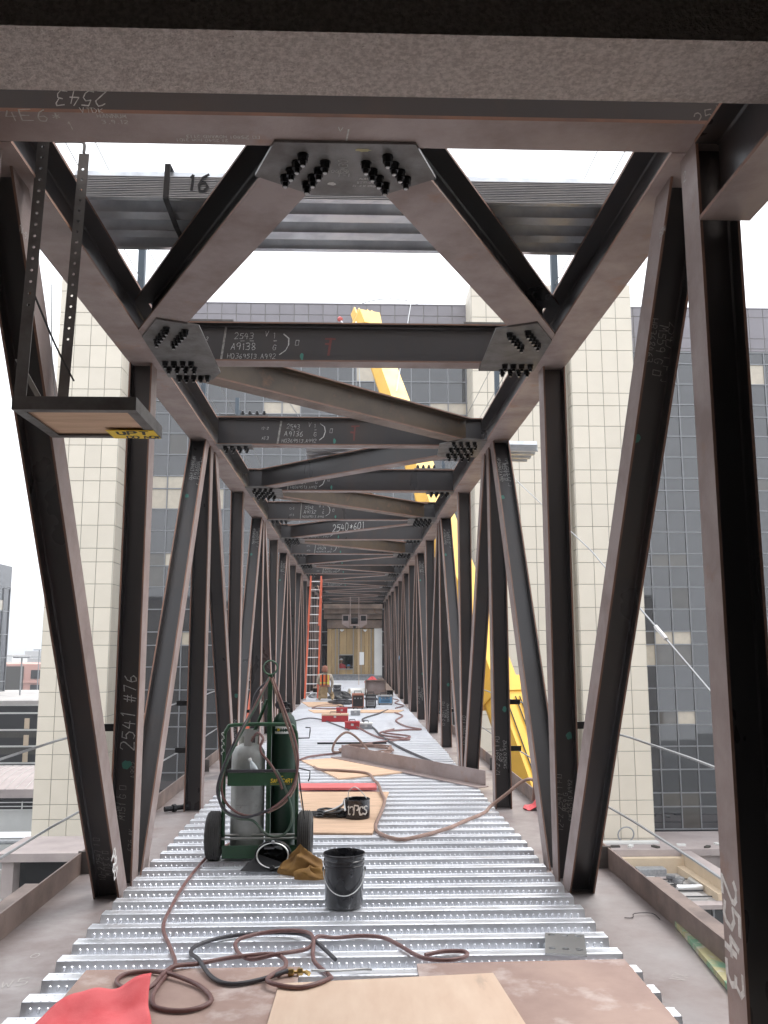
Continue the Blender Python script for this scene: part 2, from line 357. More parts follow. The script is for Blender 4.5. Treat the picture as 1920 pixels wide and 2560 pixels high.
# ---- diagonals: from the top at even panel points to the foot at odd ones
diags = {}
for i in range(NN-1):
    y0, y1 = YN[i], YN[i+1]
    for s in (-1, 1):
        if i % 2 == 0: a, b = (s*1.835, y0+.46, ZT), (s*1.835, y1-.25, ZB)
        else: a, b = (s*1.835, y1-.24, ZT), (s*1.835, y0+.45, ZB)
        mb = ibeam(MB(), b, a, (1,0,0), .2, .2, .014, .010, zcut=(ZB+.001, ZT-.001))
        diags[i, s] = part('diagonal', mb, M['steel']); diags[i, s]['kindpos'] = 0
        del diags[i, s]['kindpos']
# ---- cross beams
beams = {}
def beamy(i): return 3.99 if i == 0 else YN[i]+.012
for i in range(NN):
    w, x = (.25, 2.02) if i == 0 else (.17, 1.655)
    beams[i] = part('cross_beam', ibeam(MB(), (-x, beamy(i), 4.491), (x, beamy(i), 4.491), (0,0,1), .36, w, .018 if i == 0 else .014, .010), M['steel'])
# ---- lateral braces in the plane of the top chords
braces = {}
def brace(k, a, b, w, d=.30, m='steel'):
    braces[k] = part('lateral_brace', ibeam(MB(), (*a, 4.312+d/2), (*b, 4.312+d/2), (0,0,1), d, w, .016, .011), M[m])
for s in (-1, 1): brace(('v', s), (s*.20, 4.24), (s*1.61, 6.98), .29, .32)
for i in range(1, NN-1):
    s = -1 if i % 2 == 1 else 1
    brace(i, (s*1.42, YN[i]+.42), (-s*1.42, YN[i+1]-.22), .20, .30, 'steel_rust' if i % 2 == 1 and i < 6 else 'steel')
# ---- bearing brackets reaching back into the near building
for s in (-1, 1):
    part('bearing_bracket', ibeam(MB(), (s*1.855, 2.9, 4.097), (s*1.855, 3.995, 4.097), (0,0,1), .424, .25, .02, .014), M['steel'])

# ---- gusset plates with bolts
bm = MB()
bm.lathe([(.030,0),(.030,-.006)], n=10).lathe([(.026,-.006),(.026,-.038)], n=6).lathe([(.016,-.038),(.0155,-.060)], n=8)
bm.cur = 1; bm.lathe([(.012,-.060),(.010,-.064)], n=8)
bolt_me = bm.mesh('bolt', [M['bolt'], M['boltend']])
for p in bolt_me.polygons: p.use_smooth = False
NB = [0]; farbolts = MB()
def bolt(x, y, z, parent):
    if NB[0] < 290:
        o = link('bolt', bolt_me, parent, (x, y-4, z-ZB)); o.rotation_euler = (0,0,random.uniform(0,1)); NB[0] += 1
    else:
        farbolts.lathe([(.026,0),(.026,-.034)], (x, y, z), n=6)
def gusset(poly, bolts, z=4.312, th=.016):
    pts = [(x, y, z-th) for x, y in poly]
    a = sum(pts[i][0]*pts[(i+1) % len(pts)][1]-pts[(i+1) % len(pts)][0]*pts[i][1] for i in range(len(pts)))
    if a < 0: pts = pts[::-1]
    g = part('gusset_plate', MB().prism(pts, (0,0,th)), M['plate'])
    for x, y in bolts: bolt(x, y, z-th, g)
    return g
def mirror(P): return [(-x, y) for x, y in P]
g0 = [(-.35,4.06),(-.48,4.38),(-.19,4.57),(.19,4.57),(.48,4.38),(.35,4.06)]
b0 = [(-.215-.035*k, 4.17+.07*k) for k in range(4)] + [(-.105-.035*k, 4.235+.07*k) for k in range(4)]
gus0 = gusset(g0, b0 + mirror(b0))
for s in (-1, 1):
    P = [(1.66,6.88),(1.46,6.48),(1.16,6.62),(1.17,7.80),(1.28,8.03),(1.67,7.95)]
    B = [(1.42+.034*k, 6.66+.07*k) for k in range(5)] + [(1.285+.036*k, 6.71+.07*k) for k in range(5)]
    B += [(1.38+.075*k, 7.50) for k in range(4)] + [(1.38+.075*k, 7.65) for k in range(4)]
    if s == -1: B += [(1.30+.065*k, 7.90+.012*(k % 2)) for k in range(5)]
    else: P = [(1.66,6.88),(1.46,6.48),(1.16,6.62),(1.17,7.68),(1.67,7.68)]
    gusset([(s*x, y) for x, y in P], [(s*x, y) for x, y in B])
for i in range(2, NN):
    for s in (-1, 1):
        y = YN[i]
        if (i % 2 == 0) == (s == 1):      # braces arrive here
            P = [(1.66,y-.42),(1.40,y-.50),(1.10,y-.20),(1.13,y+.45),(1.30,y+.60),(1.66,y+.50)]
            B = [(1.26+.085*k+(.03 if r % 2 else 0), y-.33+.165*r) for r in range(6) for k in range(4)]
        else:
            P = [(1.66,y-.10),(1.22,y-.10),(1.22,y+.14),(1.66,y+.14)]
            B = [(1.30+.085*k, y-.045) for k in range(4)] + [(1.30+.085*k, y+.085) for k in range(4)]
        gusset([(s*x, yy) for x, yy in P], [(s*x, yy) for x, yy in B])
if farbolts.v: stuff(part('bolt_cluster', farbolts, M['bolt']))
# splice plates and bolts on top of some cross beams
for i, s in ((2,-1),(3,1),(1,1),(1,-1)):
    y = beamy(i); sp = part('splice_plate', MB().box(s*1.63 if s < 0 else 1.02, -1.02 if s < 0 else 1.63, y-.085, y+.085, 4.672, 4.69), M['plate'])
    if i > 1:
        for k in range(4):
            o = link('bolt', bolt_me, sp, (s*(1.08+.09*k), y-4-.04, 4.69-ZB)); o.rotation_euler = (pi, 0, 0)

# ---- floor plates, edge upstands, bottom chords and floor beams
for s in (-1, 1):
    y = 3.42; k = 0
    cuts = [3.42, 7.98, 14.2, 20.6, 27.2, 33.7, 40.2, 50.2]
    for a, b in zip(cuts, cuts[1:]):
        x0, x1 = sorted((s*1.42, s*2.27)); zz = ZB+.002*(k % 2); k += 1
        part('floor_plate', MB().box(x0, x1, a+.003, b-.003, zz-.016, zz), M['floorplate'])
        x0, x1 = sorted((s*2.262, s*2.276))
        part('edge_upstand', MB().box(x0, x1, a+.004, b-.004, zz+.0005, zz+.175), M['edge'])
        x0, x1 = sorted((s*2.18, s*2.29))
        part('stiffener', MB().box(x0, x1, b-.012, b+.004, ZB+.003, ZB+.185), M['plate'])
    x0, x1 = sorted((s*2.277, s*2.42)); part('outer_ledge', MB().box(x0, x1, 3.42, 7.1, .055, .068), M['edge'])
    part('bottom_chord', ibeam(MB(), (s*1.84, 3.42, ZB-.21), (s*1.84, 50.2, ZB-.21), (0,0,1), .38, .28, .02, .014), M['steel'])
for i in range(NN):
    part('floor_beam', ibeam(MB(), (-1.7, YN[i]+.1, ZB-.20), (1.7, YN[i]+.1, ZB-.20), (0,0,1), .30, .17), M['steel'])

# ---- guard cable lugs and cables, stanchions on the chords
for s in (-1, 1):
    for i in (1, 2, 4, 6, 8):
        for z in (1.165, .615):
            if i == 1 and z < 1: continue
            x0, x1 = sorted((s*1.934, s*2.075)); part('cable_lug', MB().box(x0, x1, YN[i]+.09, YN[i]+.105, z-.03, z+.03), M['bolt'])
    for z in (1.165, .57):
        P = []
        for k in range(0, 41):
            yy = 4.3+k*1.15; P.append((s*2.09, yy, z-.03+.03*abs(sin(k*.9))))
        part('guard_cable', MB().tube(P, .009, 5), M['wire'])
def stanchion(x, y, z1):
    mb = MB().box(x-.03, x+.03, y-.03, y+.03, 4.672, z1); part('stanchion', mb, M['stan'])
M['stan'] = mat('blue_grey_post', (.085,.11,.135), .5, .2)
for x, y, z in ((-1.905,7.75,5.75),(1.905,7.75,5.75),(-1.88,11.0,5.62),(1.89,11.0,5.62),(-1.30,14.05,5.85),(-1.86,14.3,5.7),(1.86,17.6,5.6)):
    if abs(x) < 1.5: x = -1.86
    stanchion(x, y, z)
for s in (-1, 1):
    for z in (5.55, 5.15):
        part('guard_wire', MB().tube([(s*1.9, 5.0, z+.05), (s*1.905, 7.75, z), (s*1.885, 11, z-.03), (s*1.86, 14.3, z-.02), (s*1.86, 17.6, z-.05), (s*1.86, 24, z-.1)], .004, 4), M['wire'])
part('guy_wire', MB().tube([(2.02, 4.25, 1.22),(2.08, 5.0, 1.55),(2.55, 9.2, 2.83),(3.31, 18.0, 5.37)], .007, 5), M['wire'])
part('turnbuckle', MB().tube([(2.20, 6.07, 1.875),(2.235, 6.38, 1.97)], .016, 6), M['white'])
for P in (([(.52,9.6,4.67),(.95,13.0,7.3)]), ([(-1.2,11.1,5.6),(-.3,14.3,4.7)])):
    part('guy_wire', MB().tube(P, .006, 5), M['wire'])

# ------------------------------------------------------------------ chalk and paint on the steel
def chalk(parent, rows, plane, m='chalk', seed=1, fat=.075):
    # rows: (text, height, u, v); plane = origin, right, up
    R = random.Random(seed); mb = MB(); o, r, u = map(Vector, plane); r.normalize(); u.normalize()
    for txt, h, a, b in rows: scrawl(mb, txt, o+r*a+u*b, r, u, h, th=max(.0035, h*fat), rng=R)
    return sub('chalk_writing', mb, M[m], parent)
def stain(parent, org, r, u, w, h, m, seed=3):
    mb = MB(); patch(mb, org, r, u, w, h, seed); return sub('paint_mark', mb, M[m], parent)
def beam_plane(i, x, z): return ((x, beamy(i)-.0075, z), (1,0,0), (0,0,1))
for i in range(1, 11):
    big = i in (1, 2)
    num = ['2543','2543','2543','2542','2543','2542','2543','2542','2543','2542'][i-1]; code = ['A9138','A9136','A9134','A9132','A9130','A9129','A9128','A9127','A9126','A9125'][i-1]
    x = -1.08 if i == 1 else (-.86 if i == 2 else -.98)
    chalk(beams[i], [(num,.052,.06,.215),(code,.062,.03,.115),('_',.05,.12,.20),('_',.05,.2,.20),('1',.045,.40,.225),('-',.06,.40,.17),('G',.05,.40,.115),('V',.05,.33,.24),('[',.12,.47,.11),('^',.05,.60,.16),
        ('H0369513.A992',.042,0,.035),('AT3',.036,-.25,.07),('I2-2',.032,-.26,.20)], beam_plane(i, x, 4.325), 'chalk' , seed=i)
    chalk(beams[i], [('|',.26,-.115,.03)], beam_plane(i, x, 4.325), 'chalk_faint', seed=40+i)
    stain(beams[i], (x+.66, beamy(i)-.0075, 4.38), (1,0,0), (0,0,1), .035, .075, 'paint_teal', i)
    if i < 3:
        mb = MB(); p = beam_plane(i, x+.85, 4.40); scrawl(mb, 'T', p[0], (1,0,0), (0,0,1), .16, .02); scrawl(mb, '-', Vector(p[0])+Vector((0,0,.04)), (1,0,0), (0,0,1), .12, .02); sub('paint_mark', mb, M['paint_red'], beams[i])
# near beam: web and underside carry upside-down writing
chalk(beams[0], [('2543',.075,0,0)], ((-1.16, 3.99-.0075, 4.50), (-1,0,0), (0,0,-1)), 'chalk', 3)
chalk(beams[0], [('4E6*',.085,0,0),('VTDK',.034,.36,.075),('3.9.12',.030,.44,-.012),('HANNUM',.028,.43,.035),('1',.06,.26,-.07)], ((-1.60, 3.935, 4.3095), (1,0,0), (0,-1,0)), 'chalk_mid', 4)
chalk(beams[0], [('^^ 25401 HOWARD 2113',.024,0,0),('21 2540 NOM 3101',.022,.16,.034)], ((-.42, 4.03, 4.3095), (-1,0,0), (0,1,0)), 'chalk_mid', 5)
chalk(beams[0], [('I',.11,0,0),('V',.03,-.02,-.02),('V',.035,-.005,.10)], ((-.03, 4.08, 4.3095), (1,0,0), (0,-1,0)), 'chalk', 6)
stain(beams[0], (0, 4.088, 4.3092), (1,0,0), (0,1,0), .72, .045, 'rustmark', 8)
chalk(beams[0], [('2540',.07,0,0),('1135',.06,.10,-.085)], ((1.74, 3.9825, 4.375), (.95,0,.3), (-.3,0,.95)), 'chalk_faint', 7)
# gusset lettering
def under(parent, rows, x, y, right, up, m='chalk', seed=1): chalk(parent, rows, ((x, y, 4.2945), right, up), m, seed)
under(gus0, [('CM30',.045,0,0)], .01, 4.34, (0,-1,0), (-1,0,0), 'chalk', 11)
under(gus0, [('OG120',.024,0,0),('T-1',.03,.03,-.04)], -.075, 4.33, (1,0,0), (0,-1,0), 'chalk', 12)
under(gus0, [('CEDAR HOW',.018,0,0),('52058S8',.020,.03,.035),('POSSIBUS M X-12',.016,-.02,.075)], .20, 4.38, (-1,0,0), (0,1,0), 'chalk', 13)
stain(gus0, (-.075, 4.445, 4.2945), (1,0,0), (0,1,0), .05, .035, 'paint_white', 14)
stain(gus0, (.09, 4.115, 4.2945), (1,0,0), (0,1,0), .08, .03, 'yellowgreen', 15)
chalk(braces['v',-1], [('ILL',.06,0,0),('2340 3',.035,-.02,-.05)], ((-1.44, 6.46, 4.311), (1,.1,0), (-.1,-1,0)), 'chalk_faint', 16)
bd = Vector((2.84, -(3.253-.64), 0)).normalized(); bn = Vector((bd.y, -bd.x, 0)); bp = Vector((-1.42, YN[5]-.22, 4.345)) + bd*1.35 + bn*.009
chalk(braces[4], [('2540*601',.15,0,0)], (bp, bd, (0,0,1)), 'paint_white', 17)
# members with vertical lettering
def vert(parent, rows, x, y, z, m='chalk', seed=1, flip=1): chalk(parent, rows, ((x, y-.0065, z), (0,0,flip), (-flip,0,0)), m, seed)
vert(posts[1,-1], [('2541 #76',.105,0,0)], -1.785, YN[1]+.1, .98, 'chalk', 21)
vert(posts[1,-1], [('M151 G ^',.05,0,0),('676 AK',.04,-.25,-.075),('A992',.04,.33,-.075),('2541 1',.04,.02,.045)], -1.835, YN[1]+.1, .42, 'chalk_faint', 22)
stain(posts[1,-1], (-1.84, YN[1]+.0935, .86), (1,0,0), (0,0,1), .09, .08, 'paint_teal', 23)
for s, i, z0 in ((1,1,.30),(1,2,.30),(1,4,.32),(1,6,.34),(-1,3,.3),(1,3,.3)):
    vert(posts[i,s], [('12-2 2541 1 F^',.045,0,.025),('M59 G',.04,.16,-.02),('SM36510 A992',.036,.08,-.06)], s*1.835, YN[i]+.1, z0, 'chalk_faint' if i == 1 else 'chalk', 24+i)
    stain(posts[i,s], (s*1.835+.05, YN[i]+.0935, z0+.78), (1,0,0), (0,0,1), .06, .07, 'paint_teal', 30+i)
def diagtext(i, s, rows, frac, m='chalk', seed=1, flip=False, facing=-1):
    y0, y1 = YN[i], YN[i+1]
    if i % 2 == 0: a, b = Vector((s*1.835, y0+.46, ZT)), Vector((s*1.835, y1-.25, ZB))
    else: a, b = Vector((s*1.835, y1-.24, ZT)), Vector((s*1.835, y0+.45, ZB))
    t = (a-b).normalized(); n = t.cross(Vector((1,0,0))).normalized()
    if n.y > 0: n = -n
    p = b + (a-b)*frac + n*.0065
    r = -t if flip else t
    return chalk(diags[i, s], rows, (p, r, n.cross(r)), m, seed), p, t, n
_, p, t, n = diagtext(0, 1, [('2547 1 F.J',.05,0,.045),('M559 G ^',.05,.02,-.01),('HP368463',.04,-.02,-.065),('A992',.035,.02,-.09)], .86, 'chalk_faint', 31, True)
stain(diags[0,1], p - t*.72 + Vector((-.05,0,0)), (1,0,0), t, .05, .06, 'paint_teal', 5)
diagtext(0, -1, [('10-2 2547 1 ^',.045,0,.02),('M118 C ^',.045,.05,-.03),('M365901',.036,.05,-.075)], .03, 'chalk_faint', 32)
for s in (-1, 1):
    for i in (1, 3, 5):
        _, p, t, n = diagtext(i, s, [('174 2543 1 F.J',.045,0,.04),('M559 G ^',.045,.08,-.005),('HP368463 A992',.036,0,-.055)], .95, 'chalk', 33+i, True)
        stain(diags[i,s], p - t*.62 + Vector((-.05,0,0)), (1,0,0), t, .05, .07, 'paint_teal', 6+i)
# inner flange numbers
def flange(parent, txt, x, y, z, h, right, up, m, seed): chalk(parent, [(txt, h, 0, 0)], ((x, y, z), right, up), m, seed, .075 if m == 'chalk' else .17)
flange(posts[0,1], '2543', XI-.0008, 4.185, .80, .15, (0,0,-1), (0,-1,0), 'paint_white', 41)
dd = Vector((0, 7.321-4.46, ZB-ZT)).normalized()
flange(diags[0,-1], '089', -XI+.0008, 7.03, .10, .10, -dd, (0, -dd.z, dd.y), 'paint_white', 42)
flange(diags[0,-1], '1V-51L', -XI+.0008, 4.48, 4.02, .035, (0,1,0), (0,0,1), 'chalk', 43)
flange(diags[0,1], '1504', XI-.0008, 4.56, 4.06, .035, (0,-1,0), (0,0,1), 'chalk', 44)
flange(posts[0,1], '2', XI-.0008, 4.17, 4.18, .05, (0,-1,0), (0,0,1), 'chalk', 45)

plates = [o for o in bridge.children if o.name.startswith('floor_plate')]
def scribble(o, x, y, txt, h, ang, seed): chalk(o, [(txt, h, 0, 0)], ((x, y, ZB+.0035), (cos(ang), sin(ang), 0), (-sin(ang), cos(ang), 0)), 'chalk_mid', seed, .05)
scribble(plates[0], -2.1, 5.35, 'SNW5', .10, .35, 51); scribble(plates[0], -1.95, 5.9, 'O', .08, .2, 52); scribble(plates[7], 1.95, 5.35, 'VX', .08, 1.0, 53); scribble(plates[7], 1.85, 6.1, '=', .07, .2, 54); scribble(plates[0], -2.15, 6.6, '~', .06, .5, 55)

# ------------------------------------------------------------------ corrugated metal deck
PITCH_R = .3048
def deck_profile():
    # one rib of the profile from valley to valley, (y, z)
    return [(-.022,-.0715),(0,-.0008),(.010,-.0035),(.018,-.0035),(.026,-.0008),(.088,-.0008),(.096,-.0035),(.104,-.0035),(.114,-.0008),(.140,-.0715),(.205,-.0715),(.212,-.066),(.222,-.066),(.229,-.0715)]
dm = MB(); L = 1.685; prof = []
for r in range(3): prof += [(y+r*PITCH_R, z) for y, z in deck_profile()]
prof.append((-.022+3*PITCH_R+.02, -.0712))
NXS = 6
rows = []
for k in range(NXS+1):
    x = -L+2*L*k/NXS; rows.append([(x, y, z) for y, z in prof])
n0 = len(dm.v)
for r in rows: dm.v += r
kk = len(prof)
for a in range(NXS):
    for i in range(kk-1): dm.face([n0+a*kk+i, n0+a*kk+i+1, n0+(a+1)*kk+i+1, n0+(a+1)*kk+i])
# embossed ovals on the near webs, dimples along the top
wy, wz = .022, .0707; wl = sqrt(wy*wy+wz*wz); ux = Vector((0, wy/wl, wz/wl)); nx = Vector((0, -wz/wl, wy/wl))
for r in range(3):
    c0 = Vector((0, -.022+r*PITCH_R, -.0715))
    nb = 74
    for k in range(nb):
        x = -L+.05+k*(2*L-.1)/(nb-1); c = c0 + ux*(wl*.46) + Vector((x,0,0)) + nx*.0004
        ring = []; top = []
        for q in range(8):
            a = 2*pi*q/8
            ring.append(c + Vector((.0105*cos(a),0,0)) + ux*(.017*sin(a)))
            top.append(c + Vector((.006*cos(a),0,0)) + ux*(.011*sin(a)) + nx*.0065)
        b = len(dm.v); dm.v += [tuple(p) for p in ring+top]
        for q in range(8): j = (q+1) % 8; dm.face([b+q, b+j, b+8+j, b+8+q])
        dm.face([b+8+q for q in range(8)])
        for yy in (.014, .100):
            cc = Vector((x, r*PITCH_R+yy, -.0032)); b = len(dm.v)
            dm.v += [tuple(cc+Vector(p)) for p in ((-.008,-.004,0),(.008,-.004,0),(.008,.004,0),(-.008,.004,0),(0,0,.004))]
            for q in range(4): dm.face([b+q, b+(q+1) % 4, b+4])
deck_me = dm.mesh('deck_sheet', M['galv'])
deck = struct(bpy.data.objects.new('metal_deck', None)); C.objects.link(deck); deck.location = (0, 3.4, -.0715)
rib0 = 6.522 - .3048*9
k = 0
while True:
    y = rib0 + k*3*PITCH_R
    if y > 49.6: break
    o = link('deck_sheet', deck_me, deck); o.location = (random.uniform(-.012,.012), y-3.4, .0715+.0009*(k % 2)); k += 1
# ------------------------------------------------------------------ the building the camera stands in
nb_ = thing('near_building', 'dark doorway with a rough stone lintel that frames the view of the bridge', 'building', (0, 3.2, -14))
def npart(name, mb, m, **k):
    mb.v = [tuple(Vector(p)-Vector((0,3.2,-14))) for p in mb.v]; return obj(name, mb, m, nb_, **k)
OW = 2.75
npart('lintel', MB().box(-6.0, 6.0, 3.0, 3.385, 4.1, 6.98), M['stone'])
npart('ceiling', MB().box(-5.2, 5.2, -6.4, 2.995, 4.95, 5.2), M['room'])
npart('floor_slab', MB().box(-5.2, 5.2, -6.4, 3.40, -.36, -.085), M['concrete'])
for s in (-1, 1):
    a, b = sorted((s*OW, s*5.99)); npart('jamb_wall', MB().box(a, b, 3.001, 3.384, -.08, 4.099), M['nearwall'])
    a, b = sorted((s*5.2, s*6.0)); npart('room_wall', MB().box(a, b, -6.4, 2.999, -.36, 5.2), M['room'])
    a, b = sorted((s*6.01, s*34)); npart('wall', MB().box(a, b, -9.0, 3.3, -14, 6.9), M['nearwall'])
npart('back_wall', MB().box(-6.0, 6.0, -9.0, -6.41, -14, 6.9), M['nearwall'])
npart('wall', MB().box(-6.0, 6.0, -6.40, 3.3, -14, -.37), M['nearwall'])
npart('roof', MB().box(-34, 34, -9.2, 3.46, 6.985, 7.2), M['concrete'])

# ------------------------------------------------------------------ office building across the gap
office = thing('office_building', 'office block with beige tiled piers, dark glass curtain walls and grey parapet', 'building', (0, 51, -14))
OO = Vector((0, 51, -14))
def opart(name, mb, m, parent=office, **k):
    mb.v = [tuple(Vector(p)-OO) for p in mb.v]; return obj(name, mb, m, parent, **k)
LEV = []
for st in range(-4, 6):
    for d in (0, .75, 2.025, 3.30): LEV.append(1.95+4.507*st+d)
LEV = [z for z in LEV if -13.9 < z]
pieces = []        # (area, function)
def area2(c, w, h):
    p = project(c)
    if not p or not (-20 < p[0] < 1940 and -20 < p[1] < 2580): return 0
    a = w*h*(FPX/p[2])**2
    x, y, z = c
    if y > 45 and abs(x) < 2.3 and z < 5: a *= .02
    return a
tcache = {}
def tile_mesh(w, h, m, dep=.03):
    key = (round(w,3), round(h,3), m, dep)
    if key not in tcache:
        e = .012; mb = MB(); a, b = w/2, h/2
        r0 = [(-a,0,-b),(a,0,-b),(a,0,b),(-a,0,b)]; r1 = [(-a,-dep+e,-b),(a,-dep+e,-b),(a,-dep+e,b),(-a,-dep+e,b)]; r2 = [(-a+e,-dep,-b+e),(a-e,-dep,-b+e),(a-e,-dep,b-e),(-a+e,-dep,b-e)]
        mb.loft([r0, r1, r2]); tcache[key] = mb.mesh(m, M[m])
    return tcache[key]
class Pieces:
    def __init__(s, name, limit): s.name = name; s.limit = limit; s.L = []
    def add(s, c, w, h, m, rz=0, parent=None, dep=.03, rot=(0,0)): s.L.append((area2(c, w, h), c, w, h, m, rz, parent, dep, rot))
    def build(s, root, off):
        s.L.sort(key=lambda t: -t[0]); rest = {}
        for k, (a, c, w, h, m, rz, par, dep, rot) in enumerate(s.L):
            me = tile_mesh(w, h, m, dep); loc = Vector(c)-off
            if k < s.limit and a > 0:
                o = link(s.name, me, par or root, loc); o.rotation_euler = (rot[0], 0, rz+rot[1])
            else:
                mb = rest.setdefault(m, MB()); R = Matrix.Translation(loc) @ Matrix.Rotation(rz+rot[1], 4, 'Z') @ Matrix.Rotation(rot[0], 4, 'X'); n = len(mb.v)
                mb.v += [tuple(R @ v.co) for v in me.vertices]
                for p in me.polygons: mb.face([n+i for i in p.vertices])
        for m, mb in rest.items(): stuff(obj('rest_of_'+s.name+'s', mb, M[m], root))
tiles = Pieces('tile', 300)
def tiled_face(core, x0, x1, y, zlo, zhi, ncol, rz=0, yend=None):
    zs = [z for z in LEV if zlo < z < zhi]; zs = [zlo]+zs+[zhi]
    for a, b in zip(zs, zs[1:]):
        if b-a < .1: continue
        for k in range(ncol):
            if rz == 0:
                w = (x1-x0)/ncol; c = (x0+w*(k+.5), y, (a+b)/2)
            else:
                w = (yend-y)/ncol; c = (x0, y+w*(k+.5), (a+b)/2)
            tiles.add(c, w-.028, b-a-.028, 'tile', rz, core)
def pier(x0, x1, y0, y1, zhi, ncol, sides):
    core = opart('pier', MB().box(x0, x1, y0, y1, -14, zhi-.01), M['joint'])
    tiled_face(core, x0, x1, y0, -13.9, zhi, ncol)
    if 'r' in sides: tiled_face(core, x1, None, y0, -13.9, zhi, 3, pi/2, y1)
    if 'l' in sides: tiled_face(core, x0, None, y0, -13.9, zhi, 3, -pi/2, y1)
    return core
YP, YG = 48.7, 51.0
pier(-16.75, -13.15, YP, YG+.3, 22.8, 4, 'r')
pier(6.80, 11.92, YP+.05, YG+.3, 22.75, 6, 'l')
pier(12.50, 16.12, YP, YG+.3, 22.8, 4, 'lr')
opart('pier_link', MB().box(11.92, 12.50, YP+.9, YG+.2, -14, 22.7), M['tile'])
# curtain walls
core = opart('wall_core', MB().box(-13.15, 6.80, YG+.10, YG+12, -14, 19.5), M['dark'])
opart('wall_core', MB().box(16.12, 34, YG+.10, YG+12, -14, 19.5), M['dark'])
panes = Pieces('pane', 300); RP = random.Random(5)
def curtain(x0, ncol, cw, par, blinds, z_lo=-13.5):
    zs = [z for z in LEV if z_lo < z < 19.4]+[19.5]
    x1 = x0+ncol*cw
    for j, (a, b) in enumerate(zip(zs, zs[1:])):
        vis = (LEV.index(zs[j])) % 4
        for k in range(ncol):
            m = 'glass'; key = (k, j)
            q = RP.random()
            if vis in (0, 3) and q < .05: m = 'glass_blind' if q < .02 else 'glass_room'
            if blinds.get((k, round(a, 1))): m = blinds[(k, round(a, 1))]
            panes.add((x0+cw*(k+.5), YG+.05, (a+b)/2), cw-.03, b-a-.03, m, 0, par, .02, (RP.uniform(-.004,.004), RP.uniform(-.004,.004)))
    for k in range(ncol+1): opart('mullion', MB().box(x0+k*cw-.03, x0+k*cw+.03, YG-.045, YG+.06, z_lo, 19.5), M['mullion'], par)
    for z in zs: opart('transom', MB().box(x0, x1, YG-.04, YG+.055, z-.032, z+.032), M['mullion'], par)
cw1 = opart('curtain_wall', MB().box(-13.14, 6.79, YG+.061, YG+.099, -13.9, 19.5), M['dark'])
cw2 = opart('curtain_wall', MB().box(16.13, 33.9, YG+.061, YG+.099, -13.9, 19.5), M['dark'])
X0 = -10.824-2*1.097
bl = {}
for k in (7, 8): bl[(k, 15.5)] = 'glass_blind'
for k in (1, 2): bl[(k, 11.0)] = 'glass_blind'; bl[(k, 9.8 if False else 10.2)] = 'glass_blind'
zz = [round(z,1) for z in LEV]
def near_level(z): return min(zz, key=lambda q: abs(q-z))
for k, z, m in ((7,15.47,'glass_blind'),(8,15.47,'glass_blind'),(16,15.47,'glass_blind'),(17,15.47,'glass_blind'),(1,10.96,'glass_blind'),(2,10.96,'glass_blind'),(1,9.76,'glass_blind'),(2,9.76,'glass_blind'),(4,9.76,'glass_blind'),
                (1,6.46,'glass_room'),(2,6.46,'glass_blind'),(1,5.25,'glass_room'),(3,1.95,'glass_blind')): bl[(k, near_level(z))] = m
curtain(X0, 18, 1.0965, cw1, bl)
br = {}
for k, z, m in ((1,1.95,'glass_blind'),(2,1.95,'glass_blind'),(1,.75,'glass_room'),(2,.75,'glass_room'),(0,.75,'glass_blind'),(0,1.95,'glass_room'),(1,-2.56,'glass_room'),(2,-2.56,'glass_blind'),(1,-7.06,'glass_room'),(2,-7.06,'glass_room'),(2,-8.26,'glass_room'),(1,6.46,'glass_room'),(2,6.46,'glass_room'),(4,15.47,'glass_room'),(5,15.47,'glass_blind'),(6,10.96,'glass_blind'),(7,10.96,'glass_room')):
    br[(k, near_level(z))] = m
curtain(17.425-1.07, 13, 1.071, cw2, br, -8.3)
tiles.build(office, OO); panes.build(office, OO)
# parapets
pan = Pieces('parapet_panel', 200)
def parapet(x0, x1, rows, ncol):
    par = opart('parapet', MB().box(x0, x1, YG+.02, YG+.6, 19.55, 22.30), M['joint'])
    w = (x1-x0)/ncol
    for a, b in zip(rows, rows[1:]):
        for k in range(ncol): pan.add((x0+w*(k+.5), YG+.02, (a+b)/2), w-.03, b-a-.03, 'parapet', 0, par, .04)
    opart('coping', MB().box(x0, x1, YG-.05, YG+.65, 22.31, 22.37), M['parapet'], par)
parapet(-13.15, 6.80, [19.56, 20.2, 20.92, 21.63, 22.31], 23)
parapet(16.12, 34, [19.56, 19.75, 20.4, 21.75, 22.31], 20)
pan.build(office, OO)
opart('roof', MB().box(-13.1, 34, YG+.61, YG+13, 19.6, 20.4), M['roofgrey'])
for cx in (2.55, 10.6):      # round white roof canopies
    cn = opart('roof_canopy', MB().lathe([(2.9,0),(2.85,.35),(2.3,.75),(1.3,1.02),(.1,1.12)], (cx, 62, 25.55), n=40), M['white'], sm=50)
    for r, h in ((2.93,.10),(2.6,.62)): opart('rim', MB().lathe([(r,0),(r+.05,.03),(r,.06)], (cx, 62, 25.5+h), n=40, cap=False), M['mullion'], cn)
    opart('drum', MB().lathe([(2.6,0),(2.6,5.2)], (cx, 62, 20.35), n=32), M['pale'], cn)
    for k in range(12):
        a = 2*pi*k/12; opart('rib', MB().tube([(cx+2.9*cos(a), 62+2.9*sin(a), 25.57),(cx+2.32*cos(a), 62+2.32*sin(a), 26.32),(cx+1.3*cos(a), 62+1.3*sin(a), 26.6)], .035, 5), M['mullion'], cn)

